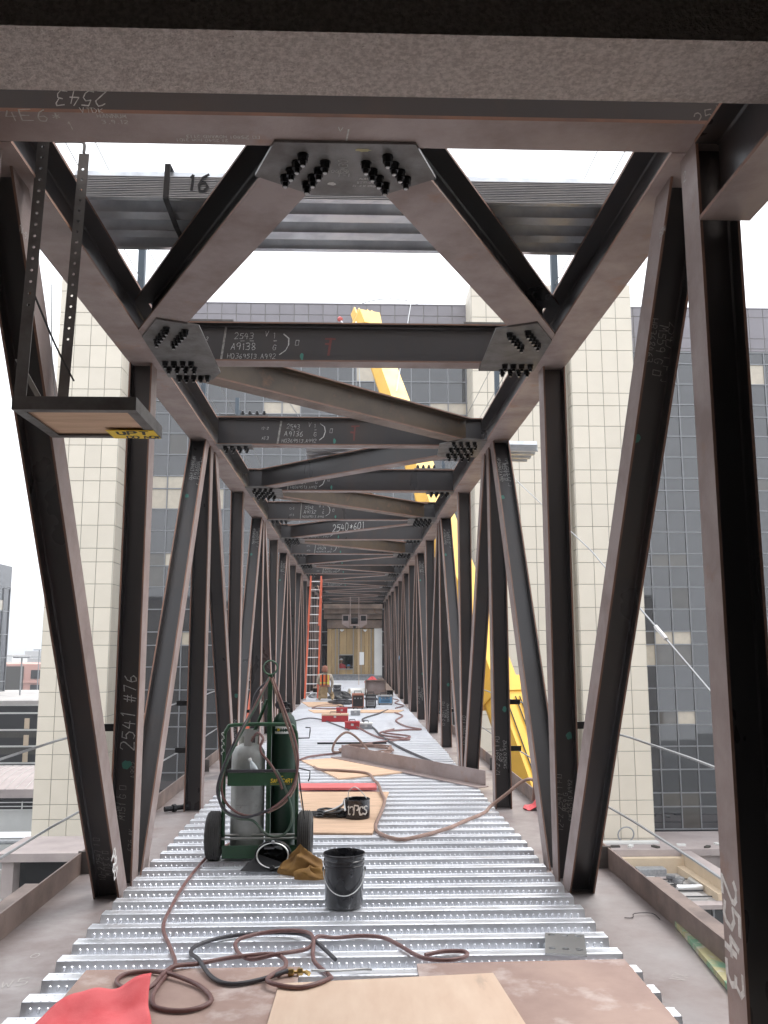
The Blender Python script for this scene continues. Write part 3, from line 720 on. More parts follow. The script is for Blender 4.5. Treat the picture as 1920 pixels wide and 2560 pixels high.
# ------------------------------------------------------------------ wall at the far end of the bridge
ew = thing('end_wall', 'tan boarded wall with a small window hole closing the far end of the bridge', 'wall', (0, 50.3, ZB))
EO = Vector((0, 50.3, ZB))
def epart(name, mb, m, **k): mb.v = [tuple(Vector(p)-EO) for p in mb.v]; return obj(name, mb, m, ew, **k)
xs = [-1.45,-1.2,-.98,-.755,-.0,.22,.44,.66,.88,1.06,1.19]
R2 = random.Random(3)
for a, b in zip(xs, xs[1:]):
    dy = R2.uniform(0,.02)
    if a == -.755:
        for (p, q) in ((-.755,-.38),(-.38,0)):
            epart('board', MB().box(p+.006, q-.006, 50.25+dy, 50.29+dy, 1.40, 2.86), M['panelwood']); epart('board', MB().box(p+.006, q-.006, 50.25+dy, 50.29+dy, .33, .64), M['panelwood'])
    else: epart('board', MB().box(a+.006, b-.006, 50.25+dy, 50.29+dy, .33, 2.86), M['panelwood'])
for x in (-.80, .02, -.98, .46, 1.02): epart('stud', MB().box(x-.025, x+.025, 50.225, 50.248, .33, 2.86), M['panelgrey'])
for z in (.62, 1.40): epart('window_trim', MB().box(-.80, .045, 50.20, 50.224, z-.03, z+.03), M['panelgrey'])
epart('header', MB().box(-1.46, 1.64, 50.16, 50.32, 2.88, 3.34), M['steel_rust'])
epart('dim_gap_filler', MB().box(-1.66, 1.66, 50.22, 50.34, 3.345, 4.9), M['room'])  # dark panel added to fill the dim gap above the header
for k, (yy, zz_) in enumerate(((49.95,3.52),(49.6,3.80),(49.3,4.07))): epart('header_beam', MB().box(-1.64, 1.64, yy, yy+.18, zz_-.125, zz_+.125), M['steel_rust'])
epart('stone_jamb', MB().box(1.20, 1.64, 50.2, 50.34, .08, 2.875), M['pale'])
epart('notice', MB().box(.37, .62, 50.205, 50.222, .85, 1.55), M['white'])
epart('sill', MB().box(-1.45, 1.19, 50.05, 50.30, .27, .325), M['greybox'])
epart('kick_panel', MB().box(-1.45, 1.62, 50.12, 50.24, ZB, .265), M['greybox'])
for x in (-.62, .68): epart('lamp', MB().lathe([(.02,0),(.10,.08),(.11,.12)], (x, 50.1, 2.68), n=12), M['white'])

# ------------------------------------------------------------------ ground and the town around
gm = MB(); n = 24; S = 9000
gm.box(-3950, 3950, -55, 5950, -14.6, -14.1)
struct(obj('ground', gm, M['ground']))
def block(name, label, cat, x0, x1, y0, y1, z0, z1, wall, loc=None):
    t = thing(name, label, cat, ((x0+x1)/2, (y0+y1)/2, z0)); off = Vector(t.location)
    def p(nm, mb, m, par=t, **k): mb.v = [tuple(Vector(q)-off) for q in mb.v]; return obj(nm, mb, m, par, **k)
    p('wall', MB().box(x0, x1, y0, y1, z0, z1), M[wall]); return t, p
# glass tower, far left
t, p = block('glass_tower', 'tall bluish glass office tower beyond the parking garage', 'building', -75, -41.7, 62, 109, -14.1, 11.0, 'glass')
for k in range(9):
    z = -13+k*2.75
    for j in range(24):
        if (j*7+k*5) % 11 < 3: p('blind_pane', MB().box(-41.69, -41.66, 62.2+j*1.95, 64.0+j*1.95, z, z+1.15), M['glass_blind'])
    p('spandrel_line', MB().box(-41.69, -41.60, 62, 109.05, z-.14, z-.05), M['mullion'])
p('crown', MB().box(-75, -41.62, 62, 109.06, 9.0, 11.6), M['glass'])
for k in range(25): p('fin', MB().box(-41.68, -41.58, 62.1+k*1.95, 62.18+k*1.95, -14, 9), M['mullion'])
# parking garage
t, p = block('parking_garage', 'dark open parking garage with pale floor lines and a roof deck', 'building', -60, -24, 90, 112, -14.1, -3.75, 'dark')
for z in (-3.72,-4.49,-6.1,-7.66,-9.25,-10.81): p('floor_edge', MB().box(-60.2, -23.9, 89.7, 89.99, z-.09, z+.05), M['pale'])
for z in (-5.9,-7.5,-9.1,-10.6): p('parapet_wall', MB().box(-60.1, -23.9, 89.8, 89.98, z-.95, z-.3), M['room'])
for k in range(9):
    for z in (-6.0,-7.6,-9.15): p('column', MB().box(-58+k*3.7, -57.55+k*3.7, 89.6, 89.79, z, z+1.0), M['cream'])
p('roof_deck', MB().box(-60.2, -23.8, 89.6, 112.2, -3.66, -3.3), M['roofgrey'])
# low white building with curved roof
t, p = block('white_hall', 'low white hall with a curved ribbed roof and a railing in front', 'building', -44, -20.5, 72, 84, -14.1, -10.6, 'pale')
prof = [(72-.6+13.2*k/10, -9.45+1.35*sin(pi*min(1, .12+k/10*.85))) for k in range(11)]
mb = MB(); mb.loft([[(-44.3, y, z) for y, z in prof]+[(-44.3, prof[-1][0], -9.6), (-44.3, prof[0][0], -9.6)], [(-20.2, y, z) for y, z in prof]+[(-20.2, prof[-1][0], -9.6), (-20.2, prof[0][0], -9.6)]])
p('roof', mb, M['roofpink'])
for k in range(32): 
    x = -44+k*.75; p('roof_seam', MB().tube([(x, y, z+.03) for y, z in prof], .035, 4), M['roofgrey'])
p('shade_strip', MB().box(-44, -20.5, 71.95, 71.99, -10.55, -9.65), M['dark'])  # flat black strip standing for the shade under the eaves
for z in (-9.95, -10.25, -10.5): p('rail', MB().box(-44, -20.4, 71.6, 71.64, z-.03, z+.03), M['pale'])
for k in range(12): p('rail_post', MB().box(-43.5+k*2, -43.42+k*2, 71.6, 71.66, -10.58, -9.9), M['pale'])
# pink building, distance
t, p = block('pink_building', 'pink rendered building with dark window bays beyond the garage roof', 'building', -78, -40, 170, 190, -14.1, -1.2, 'pink')
p('dark_bay', MB().box(-66, -61.6, 169.8, 169.95, -14, -1.6), M['room'])
for z in (-3.9, -6.6, -9.3):
    for x in (-60.2, -54, -48, -74): p('window', MB().box(x, x+3.6, 169.75, 169.95, z, z+1.6), M['dark'])
    p('ledge', MB().box(-61.5, -40, 169.5, 169.74, z-.75, z-.25), M['pink'])
# further roofs out to the horizon
R3 = random.Random(11)
for k in range(14):
    y = 230+k*48; x = -y*.405 + R3.uniform(-.06,.10)*y; w = R3.uniform(14, 34); h = R3.uniform(5, 10)+y*.008; m_ = R3.choice(['pale','roofgrey','cream','concrete'])
    t, p = block('distant_building', 'small pale block in the hazy town beyond the pink building', 'building', x, x+w, y, y+w*.7, -14.1, -14.1+h, m_)
    t['group'] = 'distant town blocks'
    p('parapet', MB().box(x-.2, x+w+.2, y-.2, y+w*.7+.2, -14.1+h+.01, -14.1+h+.5), M['roofgrey'])
    p('window_band', MB().box(x+1, x+w-1, y-.15, y-.05, -14.1+h*.55, -14.1+h*.75), M['room'])
for k, (x, y, h) in enumerate(((-36.5, 100, 4.0), (-52, 150, 7.5), (-37, 92, 5.2))):
    t = thing('lamp_post', ['slim lamp post on the garage roof deck', 'slim lamp post standing behind the pink building side', 'short lamp post at the garage roof edge'][k], 'lamp post', (x, y, -3.3 if y < 112 else -14.1))
    hh = h if y < 112 else h+8
    obj('pole', MB().tube([(0,0,0),(0,0,hh)], .09, 6), M['greybox'], t); obj('lamp_head', MB().box(-.9,.9,-.2,.2,hh,hh+.15), M['greybox'], t)
# plant yard at lower left
t, p = block('yard_fence', 'pale corrugated metal fence along the plant yard', 'fence', -40, -16.9, 52.0, 52.1, -14.1, -10.45, 'pale')
for k in range(90): p('rib', MB().box(-39.9+k*.255, -39.8+k*.255, 51.95, 51.99, -14, -10.5), M['roofgrey'])
p('cap_rail', MB().box(-40, -16.8, 51.9, 52.15, -10.44, -10.3), M['roofgrey'])
t, p = block('low_roof_shed', 'low shed with white roof slabs in front of the yard fence', 'shed', -32, -16.4, 40, 50, -14.1, -12.2, 'pale')
for k in range(6):
    for j in range(4): p('roof_slab', MB().box(-31.9+j*3.9, -28.1+j*3.9, 40+k*1.66, 41.55+k*1.66, -12.19, -12.05+.03*(k % 2)), M['pale'])
tk = thing('storage_tank', 'round teal-ended storage tank lying in the plant yard', 'tank', (-20.6, 58, -14.1))
obj('shell', MB().lathe([(.05,-.25),(.5,-.2),(.66,0),(.68,.2),(.68,3.4),(.5,3.6),(.05,3.65)], (0,0,2.75), (.75,.66,0), 20), M['greybox'], tk, sm=40)
obj('end_cap', MB().lathe([(.03,-.34),(.45,-.27),(.68,-.05),(.69,.06)], (0,0,2.75), (.75,.66,0), 20), M['teal'], tk, sm=40)
for k in (.3, 2.2): obj('saddle', MB().box(-.25+k*.75,.25+k*.75,-.3+k*.66,.3+k*.66,0,2.2), M['concrete'], tk)
pr = thing('pipe_rack', 'grey pipe rack behind the teal tank in the plant yard', 'pipe rack', (-24, 63, -14.1))
for k in range(5): obj('pipe', MB().tube([(-8,.5*k,3.0+.2*(k%2)),(8,.5*k,3.0+.2*(k%2))], .16, 8), M['alu' if k % 2 else 'greybox'], pr)
for x in (-6,-2,2,6):
    obj('frame_leg', MB().box(x-.12,x+.12,-.3,2.4,0,2.8), M['greybox'], pr)
for k, (x, y, w, h, m, lab) in enumerate(((-23.5,56,1.6,1.7,'ptable','grey pump unit standing beside the teal tank'),(-18.9,56.5,1.3,1.5,'greybox','grey switch cabinet close to the tiled pier'),(-26.5,55,2.2,1.2,'white','white machine crate left of the teal tank'),(-21.5,54.6,1.2,1.2,'blue','small blue machine in front of the teal tank'))):
    tt = thing('yard_machine', lab, 'machine', (x, y, -14.1)); obj('body', MB().box(-w/2,w/2,-.6,.6,0,2.0+h*.6), M[m], tt, bevel=.05); obj('cover', MB().box(-w/2+.1,w/2-.1,-.5,.5,2.0+h*.6,2.2+h*.6), M['greybox'], tt); obj('pipe', MB().tube([(0,0,2.2),(0,0,2.8+h),(.8,0,2.8+h)], .08, 6), M['alu'], tt)
# utility box near pier foot
t, p = block('utility_kiosk', 'grey-purple rooftop kiosk with a black block for its shaded opening beside the left pier', 'kiosk', -15.2, -11.4, 41.0, 44, -14.1, -8.9, 'concrete')
p('roof_slab', MB().box(-15.4, -11.2, 40.6, 44.2, -7.35, -7.0), M['roofpink']); p('side_panel', MB().box(-15.2, -14.7, 40.8, 44, -8.89, -7.36), M['roofpink']); p('side_panel', MB().box(-11.9, -11.4, 40.8, 44, -8.89, -7.36), M['roofpink']); p('shade_block', MB().box(-14.69, -11.91, 41.6, 43.9, -8.89, -7.36), M['dark'])  # black block gives the kiosk opening its shade as colour
# tree against the garage
def leafy(name, label, x, y, z, h, r, n, seed):
    R = random.Random(seed); t = thing(name, label, 'tree', (x, y, z))
    tr = MB().tube([(0,0,0),(.05,0,h*.35),(-.05,.05,h*.7)], [.16,.12,.05], 7)
    for k in range(6):
        a = k*1.1; tr.tube([(0,0,h*.4+.1*k),(cos(a)*r*.6, sin(a)*r*.6, h*.6+.12*k)], [.06,.02], 5)
    obj('trunk', tr, M['bark'], t); mb = MB()
    cl = [(R.uniform(-.7,.7)*r, R.uniform(-.7,.7)*r, h*.7+R.uniform(-.5,.5)*r, R.uniform(.35,.6)*r) for _ in range(11)]
    for k in range(n):
        cx, cy, cz, cr = R.choice(cl); v = Vector((R.gauss(0,1),R.gauss(0,1),R.gauss(0,1))).normalized()*cr*R.random()**.4
        q = Vector((cx,cy,cz))+v; a = Vector((R.uniform(-1,1),R.uniform(-1,1),R.uniform(-1,1))).normalized(); b = a.orthogonal().normalized(); s_ = R.uniform(.07,.15)
        mb.poly([q-a*s_, q+b*s_*.5, q+a*s_, q-b*s_*.5])
    obj('crown', mb, M['leaf'], t); return t
leafy('tree', 'green leafy tree in front of the dark garage beside the tiled pier', -29.4, 84.5, -14.1, 4.6, 1.5, 1500, 3)

# podium roofs at lower right
pd = thing('podium_roof', 'cream walled roof well with vents and pipes below the right glass wall', 'building', (17, 42, -14.1)); PO = Vector((17, 42, -14.1))
def pp(nm, mb, m, **k): mb.v = [tuple(Vector(q)-PO) for q in mb.v]; return obj(nm, mb, m, pd, **k)
pp('upper_roof', MB().box(6.8, 34, 46.4, 48.6, -14, -8.35), M['roofpink']); pp('wall_base', MB().box(16.13, 34, 48.61, 51.0, -14, -8.4), M['roofpink'])
pp('fascia', MB().box(6.8, 34, 46.18, 46.395, -8.62, -8.3), M['roofpink']); pp('light_curb', MB().box(9.5, 16.0, 47.6, 48.1, -8.34, -8.24), M['pale'])
for k in range(7): pp('roof_debris', MB().obox((13.5+k*1.1+.3*sin(k*5), 47.0+.5*sin(k*3), -8.31), (.22*cos(k), .22*sin(k), 0), (-.1*sin(k), .1*cos(k), 0), (0,0,.05)), M['pale' if k % 2 else 'room'])
FZ = -9.35
pp('lower_roof', MB().box(9.0, 18.6, 40.6, 46.1, -14, FZ), M['roofgrey'])
pp('well_wall', MB().box(9.0, 16.6, 45.75, 46.17, FZ+.005, -8.63), M['cream']); pp('well_wall', MB().box(16.61, 17.0, 40.7, 46.17, FZ+.005, -8.45), M['cream']); pp('ledge', MB().box(16.2, 16.605, 40.7, 45.74, FZ+.005, -9.0), M['cream'])
pp('coping', MB().box(16.55, 17.1, 40.7, 46.17, -8.445, -8.38), M['roofpink'])
pp('glass_strip', MB().box(17.12, 34, 40.6, 46.15, -14, -9.3), M['glass'])
for k in range(9): pp('glass_bar', MB().box(17.12+k*1.5, 17.2+k*1.5, 46.12, 46.17, -14, -8.7), M['mullion'])
pp('front_glass', MB().box(8.0, 24, 40.2, 40.55, -14, FZ-.12), M['glass'])
for k in range(12): pp('glass_bar', MB().box(8.2+k*1.25, 8.27+k*1.25, 40.1, 40.195, -14, FZ-.12), M['mullion'])
pp('front_coping', MB().box(8, 19.0, 40.05, 40.7, FZ-.115, FZ+.06), M['roofpink'])
for z in (FZ-1.35, FZ-2.6): pp('glass_rail', MB().box(8, 24, 40.06, 40.098, z-.05, z+.05), M['mullion'])
for j in range(4):
    for i in range(4): pp('paver', MB().box(11.6+i*1.08, 12.6+i*1.08, 41.0+j*1.05, 41.95+j*1.05, FZ+.005, FZ+.07+.02*((i+j) % 2)), M['roofgrey' if (i*3+j) % 4 else 'roofpink'])
pp('roof_unit', MB().box(14.0, 15.4, 44.9, 45.5, FZ+.01, FZ+.42), M['greybox'], bevel=.04); pp('roof_unit', MB().box(12.2, 13.4, 44.8, 45.4, FZ+.01, FZ+.25), M['pale'], bevel=.04)
for j in range(4): pp('conduit', MB().tube([(11.2, 41.2+j*1.0, FZ+.13),(16.1, 41.15+j*1.0, FZ+.13)], .03, 6), M['black'])
pp('conduit', MB().tube([(13.2,40.8,FZ+.16),(13.6,45.2,FZ+.16)], .03, 6), M['black'])
pp('duct', MB().tube([(14.9,42.2,FZ+.25),(16.0,42.2,FZ+.25),(16.0,43.5,FZ+.25)], .13, 10), M['alu'])
for k in range(3): pp('vent_cowl', MB().lathe([(.16,0),(.16,.22),(.24,.28),(.22,.4),(.03,.45)], (15.2+.25*(k % 2), 42.9+.45*k, FZ+.005), n=12), M['ptable'])
pp('cable_coil', MB().lathe([(.42,-.03),(.46,0),(.42,.03),(.38,0),(.42,-.03)], (14.4, 48.1, -7.95), (0,1,.3), 20, False), M['greybox'])

# ------------------------------------------------------------------ yellow mobile crane beyond the bridge
cr = thing('mobile_crane', 'yellow telescopic crane boom leaning over the bridge from the right', 'crane', (8.2, 20.5, -14.1))
CO = Vector((8.2, 20.5, -14.1))
def cp(nm, mb, m, par=cr, **k): mb.v = [tuple(Vector(q)-CO) for q in mb.v]; return obj(nm, mb, m, par, **k)
A = Vector((4.40, 27.0, .47)); B = Vector((.41, 35.6, 15.55)); D = (B-A).normalized(); A0 = A - D*13.5
side = D.cross(Vector((0,0,1))).normalized(); nrm = side.cross(D)
def boomsec(p, q, w0, w1, nm):
    rings = []
    for c, w in ((p, w0), (q, w1)):
        h = w*.62; prof = [(-.5,.62),(.5,.62),(.5,-.15),(.36,-.42),(.12,-.6),(-.12,-.6),(-.36,-.42),(-.5,-.15)]
        rings.append([c + side*(a*w) + nrm*(b*w*1.05) for a, b in prof])
    return cp(nm, MB().loft(rings), M['yellow'])
Ltot = (B-A0).length
s1 = boomsec(A0, A0+D*13.5, .98, .96, 'boom_section'); boomsec(A0+D*13.4, A0+D*21.5, .86, .84, 'boom_section'); boomsec(A0+D*21.4, B-D*.9, .78, .74, 'boom_section')
cp('collar', MB().loft([[A0+D*13.2 + side*(a*1.06) + nrm*(b*1.1) for a, b in ((-.5,.62),(.5,.62),(.5,-.5),(-.5,-.5))], [A0+D*13.7 + side*(a*1.06) + nrm*(b*1.1) for a, b in ((-.5,.62),(.5,.62),(.5,-.5),(-.5,-.5))]]), M['yellow'])
hd = cp('boom_head', MB().loft([[B-D*1.0 + side*(a*.80) + nrm*(b*.85) for a, b in ((-.5,.6),(.5,.6),(.5,-.6),(-.5,-.6))], [B-D*.25 + side*(a*.92) + nrm*(b*.95) for a, b in ((-.5,.6),(.5,.6),(.5,-.6),(-.5,-.6))], [B + side*(a*.80) + nrm*(b*.8) for a, b in ((-.5,.5),(.5,.5),(.5,-.5),(-.5,-.5))]]), M['yellow'])
for k in range(5): cp('sheave', MB().lathe([(.05,-.03),(.20,-.03),(.17,0),(.20,.03),(.05,.03)], B+D*.16+side*(-.26+.13*k), side, 16), M['brass'], hd)
for k in (-.40, -.2, .2, .40): cp('cheek', MB().obox(B+D*.14+side*k, D*.22, side*.03, nrm*.2), M['yellow'], hd)
cp('jib_strut', MB().tube([B-D*.5+side*.42, B-D*1.6+side*.95], .05, 6), M['white'], hd); cp('jib_strut', MB().tube([B-D*.4-side*.42, B-D*1.3-side*.7], .06, 6), M['white'], hd)
w = cp('wind_gauge', MB().tube([B-D*1.0-side*.5, B-D*1.1-side*.9, B-D*.5-side*1.15], .03, 5), M['alu'], hd); cp('gauge_cup', MB().lathe([(.02,0),(.12,.05),(.08,.14)], B-D*.45-side*1.17, D, 8), M['redbar'], hd)
for k, (a, b) in enumerate(((-.02, 6.0), (.02, 8.5))):
    p0 = B+nrm*-.45+side*(-.3+.2*k); cp('hoist_rope', MB().tube([p0, Vector((p0.x+.35*k, p0.y-.3, p0.z-b))], .018, 5), M['wire'])
    cp('rope_block', MB().lathe([(.02,0),(.09,.05),(.09,.3),(.02,.35)], (p0.x+.35*k, p0.y-.3, p0.z-b-.3), n=8), M['yellow'])
for k in (-.3, .05, .2): cp('boom_cable', MB().tube([A0+D*2+side*k+nrm*.66, A0+D*13+side*k+nrm*.66], .02, 5), M['black'], s1)
cp('lift_cylinder', MB().tube([A0+D*8-nrm*.7, (A0.x+.2, A0.y+3.4, -11.7)], .2, 10), M['black'])
base = Vector((A0.x, A0.y, 0))
cp('turntable', MB().box(A0.x-1.3, A0.x+1.3, A0.y-2.6, A0.y+3.6, -12.2, -11.0), M['yellow'], bevel=.1)
cp('counterweight', MB().box(A0.x-1.4, A0.x+1.4, A0.y-4.0, A0.y-2.61, -12.2, -10.6), M['yellow'], bevel=.1)
cp('boom_foot', MB().box(A0.x-.75, A0.x+.75, A0.y-1.0, A0.y+1.0, -10.99, A0.z+.5), M['yellow'], bevel=.08)
cp('chassis', MB().box(A0.x-1.4, A0.x+1.4, A0.y-6, A0.y+6, -13.4, -12.21), M['yellow'], bevel=.1)
for y in (-4.8,-3.2,3.0,4.6):
    for sx in (-1,1): 
        wl_ = cp('wheel', MB().lathe([(.3,-.2),(.66,-.2),(.7,-.1),(.7,.1),(.66,.2),(.3,.2)], (A0.x+sx*1.35, A0.y+y, -13.4), (1,0,0), 20), M['rubber'])
# ------------------------------------------------------------------ bundles of deck sheet lying on the chords
def sheet_mesh(half, name):
    mb = MB(); base = [(-.045,.0),(0,.0),(.022,.068),(.13,.068),(.152,.0)]; P = []
    for r in range(3): P += [(y+r*.26, z) for y, z in base[1:]] if r else [(y, z) for y, z in base]
    P.append((.152+.52+.045, 0)); th = .0042
    ring = [(y, z) for y, z in P]+[(y, z-th) for y, z in reversed(P)]
    mb.loft([[(-half, y, z) for y, z in ring], [(half, y, z) for y, z in ring]])
    return mb.mesh(name, M['galv2'])
def bundle(label, loc, half, n, rz, stag, dz=.0118):
    t = thing('deck_bundle', label, 'metal sheets', loc); me = sheet_mesh(half, 'bundle_sheet')
    R = random.Random(int(half*100))
    for k in range(n):
        o = link('sheet', me, t, (R.uniform(-.006,.006)+stag*k, R.uniform(-.0012,.0012), .004+k*dz))
    t.rotation_euler.z = rz
    return t
b1 = bundle('bundle of galvanised deck sheets with black strap and marked 16, on the chords', (.21, 5.37, 4.672), 1.97, 13, 0, 0)
def strap(t, x, n, dz, nm='strap'):
    zt = .075+n*dz
    P = [(-.05,-.004),(-.052,zt),(.13,zt+.006),(.70,zt+.004),(.722,-.004)]; mb = MB()
    rings = [[(x-.018+.02*i*(.3), y, z),(x+.018+.02*i*.3, y, z)] for i, (y, z) in enumerate(P)]
    for a, b in zip(rings, rings[1:]): mb.poly([a[0], a[1], b[1], b[0]])
    low = [(-.052,-.008),(.3,-.03),(.722,-.008)]
    for (y0, z0), (y1, z1) in zip(low, low[1:]): mb.poly([(x-.018,y0,z0),(x+.018,y0,z0),(x+.018,y1,z1),(x-.018,y1,z1)])
    o = obj(nm, mb, M['black'], t); md = o.modifiers.new('s', 'SOLIDIFY'); md.thickness = .003; return o
strap(b1, -1.37, 13, .0118)
mb = MB(); scrawl(mb, '16.', (-1.235, -.054, .048), (1,0,0), (0,0,1), .105, .017); obj('marker_lettering', mb, M['ink'], b1)
b2 = bundle('smaller bundle of pale galvanised deck sheets jutting past the right chord', (1.05, 12.62, 4.672), 1.70, 9, radians(2), 0)
strap(b2, 1.22, 9, .0118)
# ------------------------------------------------------------------ hanging work platform
hp = thing('hanging_platform', 'small plywood work platform hung from the left chord by perforated angle hangers', 'platform', (-1.39, 4.75, 3.02))
HO = Vector((-1.39, 4.75, 3.02))
def hpart(nm, mb, m, par=hp, **k): mb.v = [tuple(Vector(q)-HO) for q in mb.v]; return obj(nm, mb, m, par, **k)
x0, x1, y0, y1, z0 = -1.70, -1.07, 4.44, 5.06, 3.03
hpart('plywood_base', MB().box(x0+.03, x1-.03, y0+.03, y1-.03, z0+.014, z0+.03), M['ply'])
for nm, bx in (('frame_angle',(x0,x1,y0,y0+.006,z0,z0+.07)),('frame_angle',(x0,x1,y1-.006,y1,z0,z0+.07)),('frame_angle',(x1-.006,x1,y0+.0065,y1-.0065,z0,z0+.07)),('frame_angle',(x0,x0+.006,y0+.0065,y1-.0065,z0,z0+.07)),
               ('frame_lip',(x0+.0065,x1-.0065,y0+.0065,y0+.055,z0,z0+.006)),('frame_lip',(x0+.0065,x1-.0065,y1-.055,y1-.0065,z0,z0+.006)),('frame_lip',(x1-.055,x1-.0065,y0+.056,y1-.056,z0,z0+.006)),('frame_lip',(x0+.0065,x0+.055,y0+.056,y1-.056,z0,z0+.006))):
    hpart(nm, MB().box(*bx), M['steelgreen' if 'steelgreen' in M else 'plate'])
def hanger(xb, yb, xt, yt, zt):
    # angle iron with bolt holes in its face leg
    n = 26; mb = MB(); a, b = Vector((xb, yb, z0+.02)), Vector((xt, yt, zt)); t = (b-a); L_ = t.length; t.normalize()
    r = Vector((1,0,0)); r = (r-t*r.dot(t)).normalized(); f = t.cross(r).normalized()
    if f.y > 0: f = -f
    w, th = .062, .006; seg = L_/n
    for k in range(n):
        p = a+t*(seg*k); hole = k > 7 and k < n-1
        if not hole: mb.obox(p+t*seg/2, t*seg/2, r*w/2, f*th/2)
        else:
            c = p+t*seg/2; hr = .0085
            # square plate with octagonal hole
            out = []; inn = []
            for q in range(8):
                an = 2*pi*q/8; ex, ey = cos(an), sin(an); m_ = max(abs(ex), abs(ey)); out.append((ex/m_*w/2, ey/m_*seg/2)); inn.append((ex*hr, ey*hr))
            for sg in (1, -1):
                for q in range(8):
                    j = (q+1) % 8; F = [c+r*out[q][0]+t*out[q][1]+f*th/2*sg, c+r*out[j][0]+t*out[j][1]+f*th/2*sg, c+r*inn[j][0]+t*inn[j][1]+f*th/2*sg, c+r*inn[q][0]+t*inn[q][1]+f*th/2*sg]
                    mb.poly(F if sg > 0 else F[::-1])
            for q in range(8):
                j = (q+1) % 8; mb.poly([c+r*inn[q][0]+t*inn[q][1]+f*th/2, c+r*inn[j][0]+t*inn[j][1]+f*th/2, c+r*inn[j][0]+t*inn[j][1]-f*th/2, c+r*inn[q][0]+t*inn[q][1]-f*th/2])
    mb.obox(a+t*L_/2-r*(w/2-.003)-f*.028, t*L_/2, r*.003, f*.025)
    return hpart('hanger', mb, M['plate'])
hanger(-1.665, 4.45, -1.625, 4.47, 4.72); h2 = hanger(-1.655, 5.05, -1.60, 5.05, 4.80)
hpart('side_brace', MB().bar((-1.69,4.46,3.30),(-1.66,5.03,3.06), .03, .006), M['plate'])
hpart('hook', MB().tube(smoothpath([(-1.60,5.04,4.80),(-1.60,5.04,4.86),(-1.64,5.04,4.875),(-1.80,5.04,4.87),(-1.83,5.04,4.85),(-1.83,5.04,4.68)], 4), .010, 6), M['plate']); hpart('hook', MB().tube([(-1.625,4.47,4.72),(-1.70,4.47,4.74),(-1.72,4.47,4.68)], .010, 6), M['plate'])
hpart('hold_wire', MB().tube(smoothpath([(-1.70,4.62,3.75),(-1.64,4.85,3.52),(-1.58,5.02,3.36)],4), .006, 5), M['black'])
hpart('hold_wire', MB().tube(smoothpath([(-1.70,4.9,3.9),(-1.69,4.95,3.5),(-1.66,5.0,3.15)],4), .003, 4), M['wire'])
sg = hpart('warning_plate', MB().box(-1.34,-1.075, 4.86, 5.052, z0-.004, z0-.0005), M['yellowsign'])
mb = MB(); scrawl(mb, 'UPT', (-1.29, 4.955, z0-.0048), (1,0,0), (0,-1,0), .075, .018, jit=.05); scrawl(mb, 'DO NOT', (-1.26, 5.043, z0-.0048), (1,0,0), (0,-1,0), .055, .012, jit=.05, track=1.0); hpart('lettering', mb, M['ink'], sg)

# ------------------------------------------------------------------ plywood, tarp, plate on the near deck
def sheet(name, label, cat, quad, z, th, m, grp=None, bev=.002):
    cx = sum(p[0] for p in quad)/len(quad); cy = sum(p[1] for p in quad)/len(quad)
    a = sum(quad[i][0]*quad[(i+1) % len(quad)][1]-quad[(i+1) % len(quad)][0]*quad[i][1] for i in range(len(quad)))
    if a < 0: quad = quad[::-1]
    mb = MB().prism([(x-cx, y-cy, 0) for x, y in quad], (0,0,th))
    o = obj(name, mb, M[m], None, bevel=bev, loc=(cx, cy, z)); return tag(o, label, cat, grp)
T = .019
sheet('plywood_sheet', 'wide stained plywood sheet lying under the paler sheet', 'plywood', [(.42,5.43),(1.64,5.46),(1.63,3.45),(.41,3.45)], .0012, T, 'ply_dirty')
sheet('plywood_sheet', 'brown weathered plywood sheet partly under the red cloth', 'plywood', [(-1.46,5.40),(-.25,5.41),(-.26,3.45),(-1.47,3.45)], .0012, T, 'ply_dirty')
sheet('plywood_sheet', 'pale fresh plywood sheet on top of the two stained ones', 'plywood', [(-.345,5.10),(.83,5.21),(.96,3.50),(-.39,3.45)], .0012+T+.001, T, 'ply_pale')
sheet('plywood_sheet', 'pinkish plywood board under the marked black can', 'plywood', [(-.64,11.62),(.50,11.57),(.24,9.07),(-.40,9.12)], .0012, T, 'ply')
sheet('plywood_sheet', 'plywood board lying askew under the long steel angle', 'plywood', [(-.79,14.79),(-.15,12.74),(1.16,13.61),(.52,15.50)], .0012, T, 'ply')
sheet('plywood_sheet', 'plywood board at the foot of the orange ladder', 'plywood', [(-1.68,30.2),(-1.33,27.9),(-.25,28.2),(-.54,30.3)], .0012, T, 'ply')
sheet('plywood_sheet', 'short plywood board behind the red tool boxes', 'plywood', [(-1.28,26.5),(-1.06,25.38),(-.25,25.4),(-.25,26.45)], .0012, T, 'ply')
sheet('plywood_sheet', 'long plywood strip in front of the welding machines', 'plywood', [(.12,26.4),(.05,25.39),(1.3,25.39),(1.52,26.33)], .0012, T, 'ply')
o = sheet('red_plank', 'red painted plank across the board behind the marked can', 'plank', [(-.67,12.12),(.36,12.08),(.35,11.70),(-.64,11.72)], .022, .03, 'redbar')
o2 = tag(obj('wood_strip', MB().box(-.045,.045,-1.0,1.0,0,.035), M['yellowgreen'], None, loc=(2.20,5.35,ZB+.004)), 'narrow wooden strip streaked yellow and green along the right edge plate', 'wood strip'); o2.rotation_euler.z = radians(-6)
